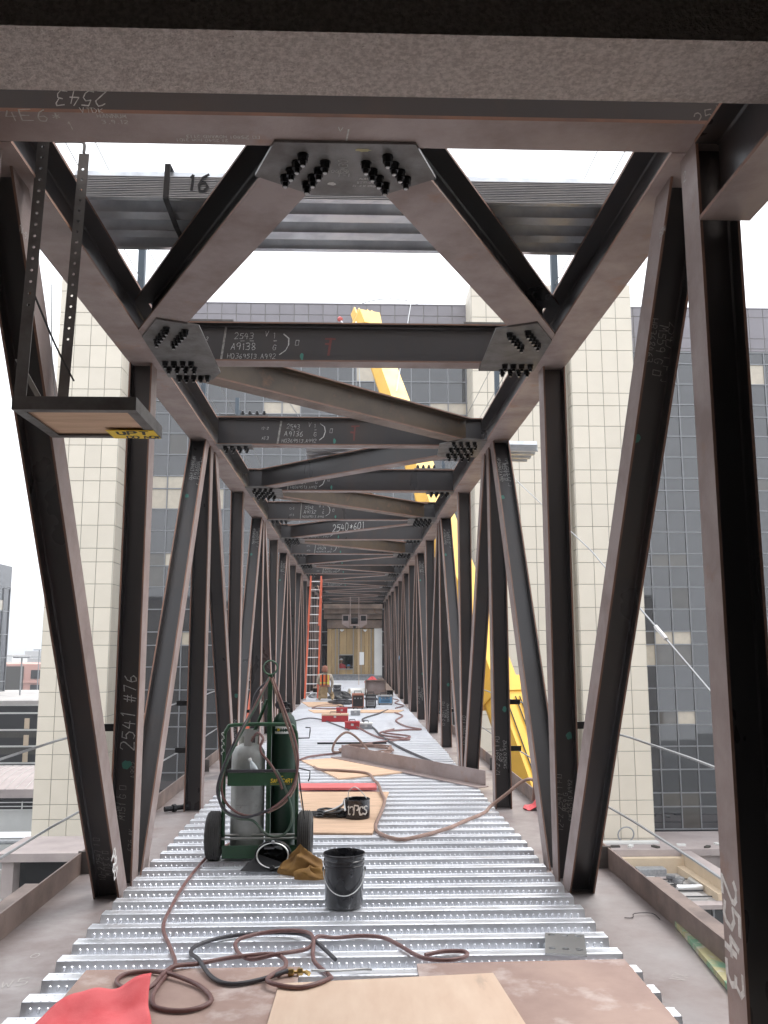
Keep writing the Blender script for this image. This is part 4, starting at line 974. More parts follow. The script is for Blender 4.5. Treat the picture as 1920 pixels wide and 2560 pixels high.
# red cloth: a rumpled sheet draped over the plywood
def cloth(name, label, cat, outline, z, m, amp=.05, n=26, seed=1, fold=None, ground=None):
    R = random.Random(seed); ph = [R.uniform(0,6.3) for _ in range(6)]; mb = MB()
    (a, b, c, d) = [Vector((*p, 0)) for p in outline]
    for j in range(n+1):
        for i in range(n+1):
            u, v = i/n, j/n; p = (a*(1-u)+b*u)*(1-v)+(d*(1-u)+c*u)*v
            e = .02*sin(9*u+ph[0])*(1-v)+.02*sin(7*v+ph[1])
            hh = amp*(.5+.5*sin(5.5*u+3.1*v+ph[2]))*(.5+.5*sin(6.7*v-2*u+ph[3]))+.35*amp*(.5+.5*sin(13*u+7*v+ph[4]))
            if fold: hh += fold(u, v)
            mb.v.append((p.x+e*.5, p.y+e*.6, z+hh))
    for j in range(n):
        for i in range(n): q = j*(n+1)+i; mb.face([q, q+1, q+n+2, q+n+1])
    cx = sum(p[0] for p in outline)/4; cy = sum(p[1] for p in outline)/4
    o = obj(name, mb, M[m], None, sm=80, origin=(cx, cy, z)); md = o.modifiers.new('thick', 'SOLIDIFY'); md.thickness = .004; md.offset = 1
    return tag(o, label, cat)
cloth('red_cloth', 'crumpled red cloth on the brown plywood in the foreground', 'cloth', [(-1.60,4.30),(-.86,4.30),(-1.00,4.98),(-1.36,4.86)], .023, 'tarp', .045, fold=lambda u, v: .07*max(0, v-.72)/.28*(u*1.1) + .02*v)
cloth('red_flag_cloth', 'small red cloth peaked against the right floor plate by the guard cables', 'cloth', [(2.04,10.72),(2.24,10.66),(2.26,10.95),(2.10,10.98)], ZB+.005, 'tarp', .02, n=12, seed=4, fold=lambda u, v: .13*max(0, u-.45)/.55*(1-abs(v-.5)))
# perforated plate
pl = MB(); W_, H_ = .245, .39
cells = 2, 3; cwid, chei = W_/3, H_/2
for i in range(3):
    for j in range(2):
        c = Vector((-W_/2+cwid*(i+.5), -H_/2+chei*(j+.5), 0)); hr = .023; cc = c + Vector((0, (.03 if j else -.03)+.03, 0)); out = []; inn = []
        for q in range(16):
            an = 2*pi*q/16; ex, ey = cos(an), sin(an); s_ = 1/max(abs(ex), abs(ey)); out.append(c+Vector((ex*s_*cwid/2, ey*s_*chei/2, 0))); inn.append(cc+Vector((ex*hr, ey*hr, 0)))
        for zz_, fl in ((.010, False), (0, True)):
            for q in range(16):
                k2 = (q+1) % 16; F = [out[q]+Vector((0,0,zz_)), out[k2]+Vector((0,0,zz_)), inn[k2]+Vector((0,0,zz_)), inn[q]+Vector((0,0,zz_))]; pl.poly(F[::-1] if fl else F)
        for q in range(16): k2 = (q+1) % 16; pl.poly([inn[q]+Vector((0,0,.01)), inn[k2]+Vector((0,0,.01)), inn[k2], inn[q]])
for a, b in (((-1,-1),(1,-1)),((1,-1),(1,1)),((1,1),(-1,1)),((-1,1),(-1,-1))):
    p, q = Vector((a[0]*W_/2,a[1]*H_/2,0)), Vector((b[0]*W_/2,b[1]*H_/2,0)); pl.poly([p, q, q+Vector((0,0,.01)), p+Vector((0,0,.01))])
pp_ = tag(obj('perforated_plate', pl, M['metal'], None, loc=(1.365,5.77,.0014)), 'small grey steel plate with bolt holes lying across the deck ribs', 'steel plate'); pp_.rotation_euler.z = radians(-12)

# ------------------------------------------------------------------ hoses
def hose(name, label, P, r, m, z=.02, n=5, cat='hose'):
    Q = []
    for p in P: Q.append((p[0], p[1], p[2] if len(p) > 2 else z))
    mb = MB().tube(smoothpath(Q, n), r, 7); return tag(obj(name, mb, M[m], None, sm=60, origin=(P[0][0], P[0][1], 0)), label, cat)
hose('gas_hose', 'maroon hose running from the gas cart wheel into loops on the brown plywood', [(-1.05,8.55,.06),(-1.17,8.3,.03),(-1.23,8.01),(-1.25,7.26),(-1.23,6.64),(-1.19,6.17),(-1.06,5.76),(-.98,5.51),(-.97,5.36,.035),(-.99,5.14,.035),(-.99,4.97,.035),(-.95,4.83,.035),(-.85,4.77,.035),(-.75,4.78,.035),(-.68,4.86,.035),(-.69,4.95,.036),(-.78,5.1,.038),(-.95,5.24,.046),(-1.09,5.32,.036),(-1.21,5.28,.036),(-1.23,5.17,.036),(-1.16,5.07,.04),(-1.03,5.04,.045),(-.97,5.33,.05),(-.84,5.43,.034),(-.66,5.54,.03),(-.42,5.57,.036),(-.33,5.41,.04),(-.36,5.22,.036)], .0125, 'hose')
hose('gas_hose', 'dark grey hose loop ending in a brass fitting on the plywood', [(-.31,5.25,.052),(-.45,5.17,.036),(-.6,5.11,.036),(-.72,5.21,.036),(-.84,5.47,.045),(-.92,5.67,.018),(-.9,5.81,.018),(-.75,5.96,.018),(-.5,6.02,.02),(-.31,5.97,.03),(-.2,5.81,.045),(-.05,5.52,.018)], .0125, 'hose_dark')
hose('gas_hose', 'maroon hose loops spread over the ribs beside the perforated plate', [(.48,5.57),(.60,5.63),(.72,5.62),(.72,5.54),(.62,5.48),(.50,5.50),(.42,5.58),(.34,5.74),(.24,5.90),(.1,5.94),(-.06,5.91),(-.17,5.85,.045),(-.22,5.68,.03),(-.39,5.53,.05),(-.55,5.54,.02),(-.65,5.7,.02),(-.65,5.86,.035),(-.43,5.97,.045),(-.21,5.85,.06),(-.18,5.52,.02),(-.08,5.26,.022),(-.08,5.12,.05),(-.22,5.00,.053),(-.37,5.05,.055),(-.41,5.15,.05),(-.33,5.3,.05)], .0125, 'hose')
bf = thing('brass_fitting', 'brass hose coupling lying on the plywood joint', 'fitting', (-.26,5.265,.04))
obj('nut', MB().lathe([(.012,0),(.02,.005),(.02,.03),(.013,.035)], (-.05,-.01,0), (1,.1,0), 6), M['brass'], bf); obj('nut', MB().lathe([(.012,0),(.02,.005),(.02,.03),(.013,.035)], (0,0,0), (1,.1,0), 6), M['brass'], bf); obj('stem', MB().tube([(-.06,-.01,0),(.06,0,0)], .008, 8), M['brass'], bf)
obj('elbow', MB().tube([(.05,0,0),(.07,-.02,-.005)], .012, 8), M['brass'], bf)
hose('welding_torch', 'thin grey rod torch lying past the brass coupling', [(-.18,5.27,.045),(-.05,5.30,.03),(.10,5.35,.02),(.16,5.35,.018)], .007, 'metal', cat='torch')
hose('air_hose', 'dusty hose snaking from the gas cart past the marked can to the right post', [(-.55,13.9,.03),(-.44,13.55,.035),(-.11,13.38,.04),(.25,13.12,.035),(.33,12.48,.03),(.37,11.9,.07),(.40,11.3,.04),(.42,10.77,.04),(.35,10.02,.04),(.28,9.43),(.31,9.05),(.49,8.76),(.75,8.95),(1.03,9.3),(1.22,9.63),(1.49,10.08),(1.60,10.28,.06),(1.80,10.30,.20),(1.94,10.33,.30),(2.05,10.36,.335),(2.14,10.5,.28),(2.16,10.7,.05)], .019, 'hose_tan')
hose('air_hose', 'brown hose curving behind the askew plywood board to the coiled lead', [(-.81,14.74,.03),(-.7,15.21),(-.51,15.45),(-.21,15.78),(.11,16.8),(.46,17.41),(.97,17.94),(1.2,18.6),(.7,19.4),(.95,20.2)], .018, 'hose')
R4 = random.Random(9)
def coil(name, label, cx, cy, rx, ry, turns, r, m, cat='hose', wob=.12, z=.02):
    P = []
    for k in range(turns*14):
        a = 2*pi*k/14; q = k//14; sx = 1+R4.uniform(-wob, wob); P.append((cx+rx*sx*cos(a)+R4.uniform(-.02,.02), cy+ry*sx*sin(a), z+r*1.6*(q % 3)+R4.uniform(0,.01)))
    mb = MB().tube(smoothpath(P, 3), r, 6); return tag(obj(name, mb, M[m], None, sm=60, origin=(cx, cy, 0)), label, cat)
coil('welding_lead', 'grey welding lead coiled flat behind the long steel angle', .28, 16.0, .42, .62, 7, .014, 'hose_tan', 'cable')
hose('air_hose', 'arched brown hose rising above the coiled grey lead', [(.30,15.9,.05),(.10,15.75,.28),(-.08,15.6,.38),(-.25,15.5,.25),(-.30,15.6,.06),(-.1,15.9,.03)], .020, 'hose_tan')
hose('air_hose', 'maroon hose wandering from the red boxes toward the welders', [(.0,20.6,.1),(.25,20.0),(.5,18.6),(.75,18.0),(1.15,17.9),(1.0,18.3),(.62,18.9),(.7,19.6),(1.2,20.0),(1.55,20.1),(1.25,20.9),(1.1,22.5),(1.35,24.0),(1.2,25.2)], .02, 'hose')
hose('power_lead', 'black knotted lead running from the welders down the deck', [(1.05,26.4),(.75,24.9),(.35,23.4),(.28,22.4),(.5,20.5),(.62,18.6),(.9,16.5),(1.25,14.7),(1.42,13.9)], .022, 'hose_dark', cat='cable')
hose('power_lead', 'black lead trailing left from the red tool boxes', [(-1.4,22.6),(-1.1,23.4),(-.75,22.9),(-.5,21.9),(-.2,20.7),(-.05,20.0)], .016, 'hose_dark', cat='cable')
hose('power_lead', 'brown lead looped on the board by the ladder', [(-1.2,27.2),(-1.0,28.4),(-.5,28.5),(-.3,27.6),(.1,27.3),(-.6,26.9),(-1.2,27.2)], .018, 'hose', cat='cable')
hose('power_lead', 'red lead lying along the right posts by the blue machine', [(1.3,27.0),(1.62,28.2),(1.4,29.5),(1.6,31.0),(1.3,32.5)], .018, 'hose', cat='cable')
coil('power_lead', 'dark lead heap between the welder and the ladder board', -.35, 29.6, .35, .6, 5, .02, 'hose_dark', 'cable', .3)
tag(obj('steel_bar', MB().box(-.66,.66,-.03,.03,0,.03), M['bolt'], None, loc=(.02,17.35,.002)), 'thin black steel bar lying crosswise on the deck', 'steel bar')
# long steel angle
an = thing('steel_angle', 'long brown steel angle lying diagonally across the deck', 'steel angle', (-.17,15.15,.022))
p, q = Vector((.0,0,0)), Vector((2.0,-3.15,-.02)); t_ = (q-p).normalized(); s_ = Vector((t_.y,-t_.x,0))
obj('lower_leg', MB().obox((p+q)/2+s_*.09+Vector((0,0,.006)), t_*(q-p).length/2, s_*.09, Vector((0,0,.006))), M['steel'], an)
obj('upright_leg', MB().obox((p+q)/2-s_*-.005+Vector((0,0,.108)), t_*(q-p).length/2*.97, s_*.006, Vector((0,0,.095))), M['steel'], an)

# ------------------------------------------------------------------ gas cart with its two cylinders
ct = thing('gas_cart', 'green two-wheeled gas cart with yellow lettering on its tool tray', 'cart', (-.76, 8.2, 0))
KO = Vector((-.76, 8.2, 0))
def kp(nm, mb, m, par=ct, **k): mb.v = [tuple(Vector(q)-KO) for q in mb.v]; return obj(nm, mb, m, par, **k)
kp('handle_hoop', MB().tube(smoothpath([(-1.085,8.10,.10),(-1.09,8.10,.6),(-1.095,8.10,1.0),(-1.07,8.10,1.11),(-.99,8.10,1.145),(-.55,8.10,1.145),(-.475,8.10,1.10),(-.455,8.10,1.0),(-.45,8.10,.6),(-.445,8.10,.10)],6), .017, 8), M['green'], sm=60)
kp('base_plate', MB().box(-1.08,-.44,8.02,8.52,.035,.05), M['green']); kp('base_skirt', MB().box(-1.08,-.44,8.005,8.018,.03,.135), M['green'])
kp('lower_bar', MB().tube([(-1.09,8.05,.185),(-.44,8.05,.185)], .010, 8), M['metal'])
kp('mast', MB().box(-.725,-.685,8.16,8.20,.05,1.585), M['green'], bevel=.004); kp('lifting_ring', MB().lathe([(.062,-.008),(.07,0),(.062,.008),(.054,0),(.062,-.008)], (-.705,8.18,1.645), (0,1,0), 24, False), M['green'], sm=60)
kp('mast_brace', MB().bar((-.73,8.18,1.36),(-.86,8.30,1.05), .03, .012), M['green']); kp('divider', MB().box(-.722,-.716,8.205,8.50,.06,1.30), M['green'])
tr = kp('tool_tray', MB().box(-1.035,-.445,7.93,7.938,.645,.755).box(-1.035,-.445,7.9385,8.09,.645,.653).box(-1.035,-1.027,7.9385,8.09,.654,.775).box(-.453,-.445,7.9385,8.09,.654,.775), M['green'])
kp('tray_rim', MB().box(-1.04,-.44,7.925,7.955,.757,.780), M['hose_dark'], tr)
mb = MB(); xw = scrawl(mb, 'SAF', (-.665,7.9285,.672), (1,0,0), (0,0,1), .028, .006, jit=.03); scrawl(mb, 'T', (-.60,7.9285,.664), (1,0,0), (0,0,1), .055, .009, jit=.03); scrawl(mb, 'CART', (-.565,7.9285,.672), (1,0,0), (0,0,1), .028, .006, jit=.03); mb.poly([(-.665,7.9287,.658),(-.50,7.9287,.658),(-.50,7.9287,.660),(-.665,7.9287,.660)]); kp('lettering', mb, M['yellowsign'], tr)
kp('axle', MB().tube([(-1.18,8.12,.20),(-.36,8.12,.20)], .012, 8), M['metal'])
for x, s in ((-1.165,-1),(-.37,1)):
    prof = [(.11,-.06),(.165,-.064),(.19,-.055),(.199,-.037),(.2,0),(.199,.037),(.19,.055),(.165,.064),(.11,.06)]
    wh = kp('wheel', MB().lathe(prof, (x,8.12,.20), (1,0,0), 36, False), M['rubber'], sm=30)
    kp('rim', MB().lathe([(.02,-.03),(.10,-.02),(.115,-.045),(.115,.045),(.10,.02),(.02,.03)], (x,8.12,.20), (1,0,0), 24), M['greybox'], wh, sm=30)
    for k in range(-2,3): kp('tread_rib', MB().lathe([(.199,-.006),(.2045,-.004),(.2045,.004),(.199,.006)], (x+k*.017,8.12,.20), (1,0,0), 36, False), M['rubber'], wh)
for z, w in ((1.065,.10),(.74,.10)):
    kp('side_hook', MB().tube([(-.45,8.12,z-.04),(-.345,8.14,z-.04+.0),(-.338,8.14,z+.02),(-.338,8.14,z+.05),(-.38,8.14,z+.052)] if z > 1 else [(-.45,8.12,z+.03),(-.335,8.14,z+.0),(-.338,8.14,z-.06),(-.35,8.14,z-.09)], .006, 6), M['bolt'])
for k in range(7): kp('chain_link', MB().lathe([(.012,-.004),(.017,0),(.012,.004),(.008,0),(.012,-.004)], (-1.105+.01*(k % 2),8.09,.90+.028*k), (k % 2, 1-k % 2, .2), 8, False), M['metal'])
oc = thing('oxygen_cylinder', 'dark green oxygen cylinder standing on the gas cart', 'gas cylinder', (-.585, 8.36, .052))
obj('body', MB().lathe([(.10,0),(.112,.015),(.114,.05),(.114,1.03),(.108,1.09),(.085,1.145),(.05,1.18),(.045,1.195)], n=32), M['o2'], oc, sm=50)
obj('valve_collar', MB().lathe([(.05,1.18),(.052,1.215),(.035,1.225),(.03,1.255),(.012,1.26)], n=16), M['bolt'], oc, sm=40)
obj('valve', MB().tube([(-.05,0,1.25),(.05,0,1.25)], .013, 8).lathe([(.026,1.26),(.028,1.27),(.024,1.28)], n=12), M['bolt'], oc)
obj('gauge', MB().lathe([(.035,-.012),(.036,.012)], (-.05,-.03,1.25), (0,-1,.2), 16), M['hose_dark'], oc)
lb = MB(); r_ = .1150
for k in range(8):
    a0, a1 = -pi/2-.75+k*.16, -pi/2-.75+(k+1)*.16; lb.poly([(r_*cos(a0),r_*sin(a0),1.0),(r_*cos(a1),r_*sin(a1),1.0),(r_*cos(a1)*.968,r_*sin(a1)*.968,1.065),(r_*cos(a0)*.968,r_*sin(a0)*.968,1.065)])
obj('paper_label', lb, M['white'], oc); patchm = MB(); patch(patchm, (-.045,-.1085,1.035), (.92,-.38,0), (0,.2,1), .03,.03, 2); obj('yellow_diamond', patchm, M['yellowsign'], oc)
lp = thing('propane_cylinder', 'tall grey propane cylinder with valve collar standing on the gas cart', 'gas cylinder', (-.895, 8.25, .052))
obj('body', MB().lathe([(.12,.0),(.145,.012),(.150,.05),(.150,.78),(.145,.84),(.12,.885),(.07,.915),(.03,.92)], n=36), M['lpg'], lp, sm=50)
obj('foot_ring', MB().lathe([(.135,-.001),(.1465,0),(.1465,.05),(.135,.05)], n=32, cap=False), M['lpg'], lp)
col = MB(); 
for k in range(22):
    a0 = 2*pi*k/24+.4; a1 = 2*pi*(k+1)/24+.4; zlo = .89 if k % 8 < 2 or k % 8 > 6 else .985
    col.obox((.085*cos((a0+a1)/2),.085*sin((a0+a1)/2),(zlo+1.04)/2), (-.0115*sin((a0+a1)/2),.0115*cos((a0+a1)/2),0), (.003*cos((a0+a1)/2),.003*sin((a0+a1)/2),0), (0,0,(1.04-zlo)/2))
obj('collar', col, M['lpg'], lp); obj('valve', MB().lathe([(.02,.91),(.02,.965),(.032,.97),(.032,.99),(.01,1.0)], n=10).tube([(0,0,.945),(.03,-.05,.945)], .012, 8), M['brass'], lp)
obj('weld_seam', MB().lathe([(.1505,.395),(.152,.40),(.1505,.405)], n=36, cap=False), M['lpg'], lp)
bt = thing('water_bottle', 'clear plastic water bottle leaning in the cart tool tray', 'bottle', (-.76, 7.99, .655))
btm = Matrix.Rotation(radians(-24), 4, 'Y'); 
ob = obj('body', MB().lathe([(.024,0),(.031,.01),(.031,.06),(.028,.07),(.031,.08),(.031,.14),(.024,.175),(.013,.20),(.012,.215)], n=16), M['clear'], bt, sm=50); oc2 = obj('cap', MB().lathe([(.014,.213),(.015,.23),(.012,.235)], n=12), M['white'], bt); oc3 = obj('label_band', MB().lathe([(.0315,.075),(.0315,.12)], n=16, cap=False), M['blue'], bt); bt.rotation_euler.y = radians(-24)
# hoses hung over the lifting ring
Y_ = 8.02
def hh(label, P, m, r=.011): hose('gas_hose', label, P, r, m)
hh('twin red hose strand hung from the cart mast down past the left wheel', [(-.70,8.10,1.56),(-.78,8.02,1.40),(-.90,7.98,1.15),(-1.02,7.95,.92),(-1.08,7.92,.70),(-1.06,7.90,.55),(-.95,7.88,.44),(-.80,7.87,.41),(-.62,7.88,.48),(-.48,7.90,.62),(-.43,7.93,.82),(-.46,7.98,1.02),(-.55,8.04,1.25),(-.68,8.12,1.56)], 'hose')
hh('dark green hose strand looping low in front of the oxygen cylinder', [(-.71,8.09,1.55),(-.80,8.0,1.33),(-.93,7.96,1.08),(-1.05,7.91,.82),(-1.10,7.90,.62),(-1.06,7.88,.46),(-.93,7.86,.39),(-.80,7.855,.37),(-.70,7.86,.27),(-.62,7.87,.235),(-.53,7.87,.26),(-.475,7.88,.36),(-.49,7.90,.50),(-.56,7.91,.68),(-.62,7.91,.78)], 'hose_green')
hh('dark hose strand on the left side of the cart hoop', [(-.71,8.10,1.54),(-.82,8.05,1.42),(-.86,8.02,1.25),(-.97,7.97,1.05),(-1.09,7.89,.75),(-1.11,7.88,.58),(-1.02,7.87,.44),(-.86,7.85,.40),(-.66,7.86,.46)], 'hose_dark')
hh('dusty hose strand falling on the right side of the cart hoop', [(-.69,8.10,1.55),(-.63,8.08,1.40),(-.56,8.05,1.20),(-.50,8.0,1.05),(-.44,7.95,.80),(-.46,7.93,.62),(-.55,7.90,.50),(-.68,7.89,.43)], 'hose_tan')
hh('red hose bending from the propane valve across the tool tray', [(-.86,8.17,1.00),(-.80,8.05,1.08),(-.74,7.98,1.04),(-.76,7.95,.98),(-.745,7.93,.92),(-.66,7.91,.82),(-.60,7.91,.72),(-.56,7.90,.62)], 'hose')
hh('thin black lead dangling right of the gas cart', [(-.43,8.06,.74),(-.41,8.02,.60),(-.385,7.99,.45),(-.37,7.97,.36)], 'black', .006)

# ------------------------------------------------------------------ welding helmet, leather jacket, bucket, can
wh = thing('welding_helmet', 'black welding helmet lying with its headband up beside the cart', 'helmet', (-.615, 7.74, .001)); wh.scale = (1.25, 1.1, 1.0)
mb = MB(); rings = []
# deep shell: face part turned to the deck, open rear turned up toward the doorway
for j in range(11):
    v = j/10; ring = []
    for k in range(17):
        a = pi*2*k/16; rx = .118*sqrt(max(0, 1-(v*.93)**2.6)); rz = .112*sqrt(max(0, 1-(v*.93)**2.6))
        ring.append((rx*cos(a)*(1.0+.06*(sin(a) < 0)), -.02+.19*v, .115+rz*sin(a)))
    rings.append(ring[:16])
mb.loft(rings, cap=False); mb.face([10*16+k for k in range(16)])
hs = obj('shell', mb, M['blackbucket'], wh, sm=50); md = hs.modifiers.new('t', 'SOLIDIFY'); md.thickness = .005
obj('chin_bib', MB().loft([[(-.215,-.05,.003),(-.10,-.085,.003),(.07,-.075,.003)], [(-.17,.03,.05),(-.09,-.03,.055),(.085,-.025,.05)], [(-.11,.05,.10),(-.09,.0,.12),(.06,-.0,.03)]], cap=False, closed=False), M['matte'], wh, sm=50)
obj('face_window', MB().box(-.05,.05,.168,.176,.08,.15), M['glass'], wh)
obj('headband', MB().tube(smoothpath([(.104*cos(2*pi*k/16), -.045+.02*sin(2*pi*k/16), .122+.094*sin(2*pi*k/16)) for k in range(17)],2), .006, 6), M['metal'], wh, sm=60)
obj('band_knob', MB().lathe([(.012,0),(.012,.02),(.008,.025)], (.0,-.03,.215), (0,-.5,1), 10), M['greybox'], wh); obj('band_knob', MB().lathe([(.018,0),(.018,.02),(.012,.025)], (.0,-.065,.03), (0,-1,.4), 10), M['black'], wh)
obj('sweat_pad', MB().box(-.06,.01,-.02,.03,.165,.185), M['ptable'], wh, bevel=.006)
def heap(name, label, cat, c, rx, ry, h, m, seed, n=28):
    R = random.Random(seed); ph = [R.uniform(0,6.3) for _ in range(8)]; mb = MB(); rings = []
    for j in range(n):
        v = j/(n-1); rings.append([])
        for i in range(40):
            a = 2*pi*i/40; rr = (1-v**2.1)*(1+.10*sin(3*a+ph[0])+.07*sin(5*a+ph[1]))
            fold = .24*sin(5*a+7*v+ph[2])*(1-v)*v*3+.13*sin(9*a-6*v+ph[3])*v*(1-v)*3
            zz2 = h*(v**.60)*(.80+.30*sin(2*a+ph[4])+.13*sin(4*a+6*v+ph[5]))
            rings[-1].append((rx*(rr+fold*.6)*cos(a)+.05*v*sin(ph[6]), ry*(rr+fold*.6)*sin(a), max(.0, zz2)))
    mb.loft(rings); o = obj(name, mb, M[m], None, sm=70, loc=c); return tag(o, label, cat)
heap('leather_jacket', 'brown leather welding jacket dropped in a heap beside the helmet', 'jacket', (-.36, 7.66, .001), .185, .17, .185, 'leather', 33)
heap('leather_glove', 'brown leather glove bundle lying in front of the leather jacket', 'glove', (-.27, 7.46, .001), .14, .09, .085, 'leather', 9, 18)
bk = thing('bucket', 'black steel bucket standing open on the deck ribs', 'bucket', (-.0135, 6.66, .0012))
obj('shell', MB().lathe([(.125,0),(.130,.004),(.134,.02),(.140,.28),(.146,.283),(.146,.293),(.141,.297),(.142,.31),(.147,.315),(.147,.325),(.142,.33),(.144,.352),(.150,.356),(.150,.366),(.144,.368),(.139,.35),(.132,.03),(.02,.02)], n=40), M['blackbucket'], bk, sm=35)
obj('contents', MB().lathe([(.135,.28),(.01,.285)], n=24), M['ptable'], bk)
P = [(.148*cos(a), -.148*sin(a)-.012, .255-.145*sin(a)) for a in [pi*k/14 for k in range(15)]]
obj('bail_handle', MB().tube(smoothpath(P,2), .0035, 6), M['metal'], bk, sm=60)
for s in (-1,1): obj('handle_ear', MB().lathe([(.016,0),(.016,.01),(.008,.014)], (s*.143,0,.255), (s,0,0), 10), M['black'], bk)
cn = thing('marked_can', 'short black can with white hand lettering on the plywood board', 'can', (.093, 9.86, .0205))
obj('shell', MB().lathe([(.13,0),(.134,.005),(.136,.02),(.136,.19),(.139,.195),(.136,.20),(.131,.195),(.130,.03),(.02,.025)], n=32), M['blackbucket'], cn, sm=35)
mb = MB(); tmp = MB(); scrawl(tmp, '12PCS', (0,0,0), (1,0,0), (0,0,1), .085, .015, track=1.15, jit=.12)
wtot = max(v[0] for v in tmp.v)
for f in tmp.f:
    pts = [tmp.v[i] for i in f]; P = []
    for x, y, z in pts: a = -pi/2 + (x-wtot/2)/.1375*min(1, .25/wtot); P.append((.1372*cos(a), .1372*sin(a), .055+z))
    mb.poly(P)
obj('lettering', mb, M['paint_white'], cn)
obj('bail_handle', MB().tube(smoothpath([(-.10,0,.19),(-.09,.01,.27),(-.03,.02,.315),(.04,.02,.27),(.10,.0,.20)],5), .005, 6), M['metal'], cn, sm=60)
coil('lead_bundle', 'tangle of black and silver leads beside the marked can', -.20, 9.95, .17, .10, 5, .012, 'black', 'cable', .45, .035)
hose('work_clamp', 'silver welding clamp hooked at the rim of the marked can', [(-.30,9.98,.05),(-.16,9.95,.09),(-.06,9.92,.15),(-.04,9.88,.20),(-.03,9.80,.10)], .016, 'metal', cat='clamp')
tag(obj('clamp_handle', MB().prism([(-.12,-.02,0),(.10,-.035,0),(.12,.0,0),(-.08,.03,0)], (0,0,.035)), M['black'], None, bevel=.008, loc=(-.30,10.06,.021)), 'flat black clamp handle pointing away from the marked can', 'clamp')

# ------------------------------------------------------------------ tool boxes and machines further on
def toolbox(label, x, y, w, d, h, m, m2):
    t = thing('tool_box', label, 'tool box', (x, y, .001)); obj('case', MB().box(-w/2,w/2,-d/2,d/2,0,h), M[m], t, bevel=.012); obj('lid', MB().box(-w/2-.006,w/2+.006,-d/2-.006,d/2+.006,h+.001,h+.035), M[m2], t, bevel=.01)
    obj('handle', MB().tube([(-w*.2,0,h+.03),(-w*.18,0,h+.08),(w*.18,0,h+.08),(w*.2,0,h+.03)], .01, 6), M['black'], t); obj('latch', MB().box(-.03,.03,-d/2-.016,-d/2-.007,h-.05,h-.002), M['metal'], t); return t
toolbox('large red tool box with a tan lid, nearest the coiled lead', -.41, 22.6, .66, .38, .15, 'red', 'ply'); toolbox('small red tool box beside the grey case', .02, 20.5, .33, .30, .13, 'red', 'red'); toolbox('grey case beside the small red tool box', .33, 20.55, .28, .26, .10, 'greybox', 'pale')
toolbox('red tool box standing behind the large one with the tan lid', -.27, 24.7, .30, .28, .16, 'red', 'red'); toolbox('white and grey case behind the large red box', .10, 24.6, .26, .26, .12, 'greybox', 'white')
def machine(label, x, y, w, d, h, m, m2):
    t = thing('welding_machine', label, 'welder', (x, y, .001)); obj('case', MB().box(-w/2,w/2,-d/2,d/2,.03,h), M[m], t, bevel=.02); obj('front_panel', MB().box(-w/2+.03,w/2-.03,-d/2-.012,-d/2-.001,.07,h-.05), M[m2], t)
    for sx in (-1,1):
        for sy in (-1,1): obj('foot', MB().box(sx*(w/2-.05)-.02,sx*(w/2-.05)+.02,sy*(d/2-.05)-.02,sy*(d/2-.05)+.02,0,.029), M['black'], t)
    for k in range(3): obj('knob', MB().lathe([(.022,0),(.02,.03)], (-w*.25+k*w*.25,-d/2-.013,h*.7), (0,-1,0), 10), M['greybox'], t)
    obj('handle', MB().tube([(-w*.3,0,h),(-w*.3,0,h+.07),(w*.3,0,h+.07),(w*.3,0,h)], .014, 6), M['black'], t)
    for k in range(4): obj('vent_slot', MB().box(-w*.3,w*.3,-d/2-.016,-d/2-.0125,.10+k*.045,.115+k*.045), M['black'], t)
    return t
machine('maroon and black welding machine left of the wire feeder', .18, 27.35, .36, .55, .44, 'hood', 'black'); machine('dark wire feeder with looped leads between the welder and blue machine', .57, 27.5, .32, .45, .40, 'black', 'greybox'); machine('low grey machine with blue base right of the wire feeder', 1.06, 29.0, .48, .50, .30, 'greybox', 'blue')
coil('power_lead', 'black leads hung over the dark wire feeder', .57, 27.24, .16, .03, 4, .015, 'hose_dark', 'cable', .3, .25)
bx = thing('steel_tray', 'tilted brown steel tray standing behind the welding machines', 'tray', (.88, 34.6, .002))
for nm, b in (('floor',(-.36,.36,-.02,0,.03,.52)),('side',(-.40,-.361,-.25,0,0,.55)),('side',(.361,.40,-.25,0,0,.55)),('side',(-.36,.36,-.25,0,.521,.55)),('side',(-.36,.36,-.25,0,0,.029))): obj(nm, MB().box(*b), M['steel_rust' if nm == 'side' else 'steel'], bx)
bx.rotation_euler.x = radians(-10)
def squaretube(label, a, b, w=.16):
    t = thing('square_tube', label, 'steel tube', a); d = Vector(b)-Vector(a); L_ = d.length; th = .012; mb = MB()
    mb.box(-w/2,w/2,0,L_,0,th).box(-w/2,w/2,0,L_,w-th,w).box(-w/2,-w/2+th,0,L_,th+.0005,w-th-.0005).box(w/2-th,w/2,0,L_,th+.0005,w-th-.0005)
    obj('tube_wall', mb, M['steel_rust'], t); obj('shade_plug', MB().box(-w/2+th+.001,w/2-th-.001,.12,L_-.1,th+.001,w-th-.001), M['dark'], t); t.rotation_euler.z = -math.atan2(d.x, d.y)  # black plug puts the shade inside the tube into colour
squaretube('rusty square tube running back along the right posts', (1.40,33.5,.002), (1.45,47.5,.002), .24); squaretube('square tube lying behind the orange ladder', (-1.5,36.3,.002), (-1.4,42,.002), .20)
dr = thing('lidded_bucket', 'black bucket with a white lid beside the kneeling worker', 'bucket', (-.6, 35.2, .002)); obj('shell', MB().lathe([(.15,0),(.165,.36),(.17,.37)], n=20), M['black'], dr, sm=40); obj('lid', MB().lathe([(.172,.371),(.172,.40),(.15,.41)], n=20), M['white'], dr)
obj('handle', MB().tube([(-.17,0,.34),(-.1,-.17,.22),(.1,-.17,.22),(.17,0,.34)], .006, 5), M['metal'], dr)
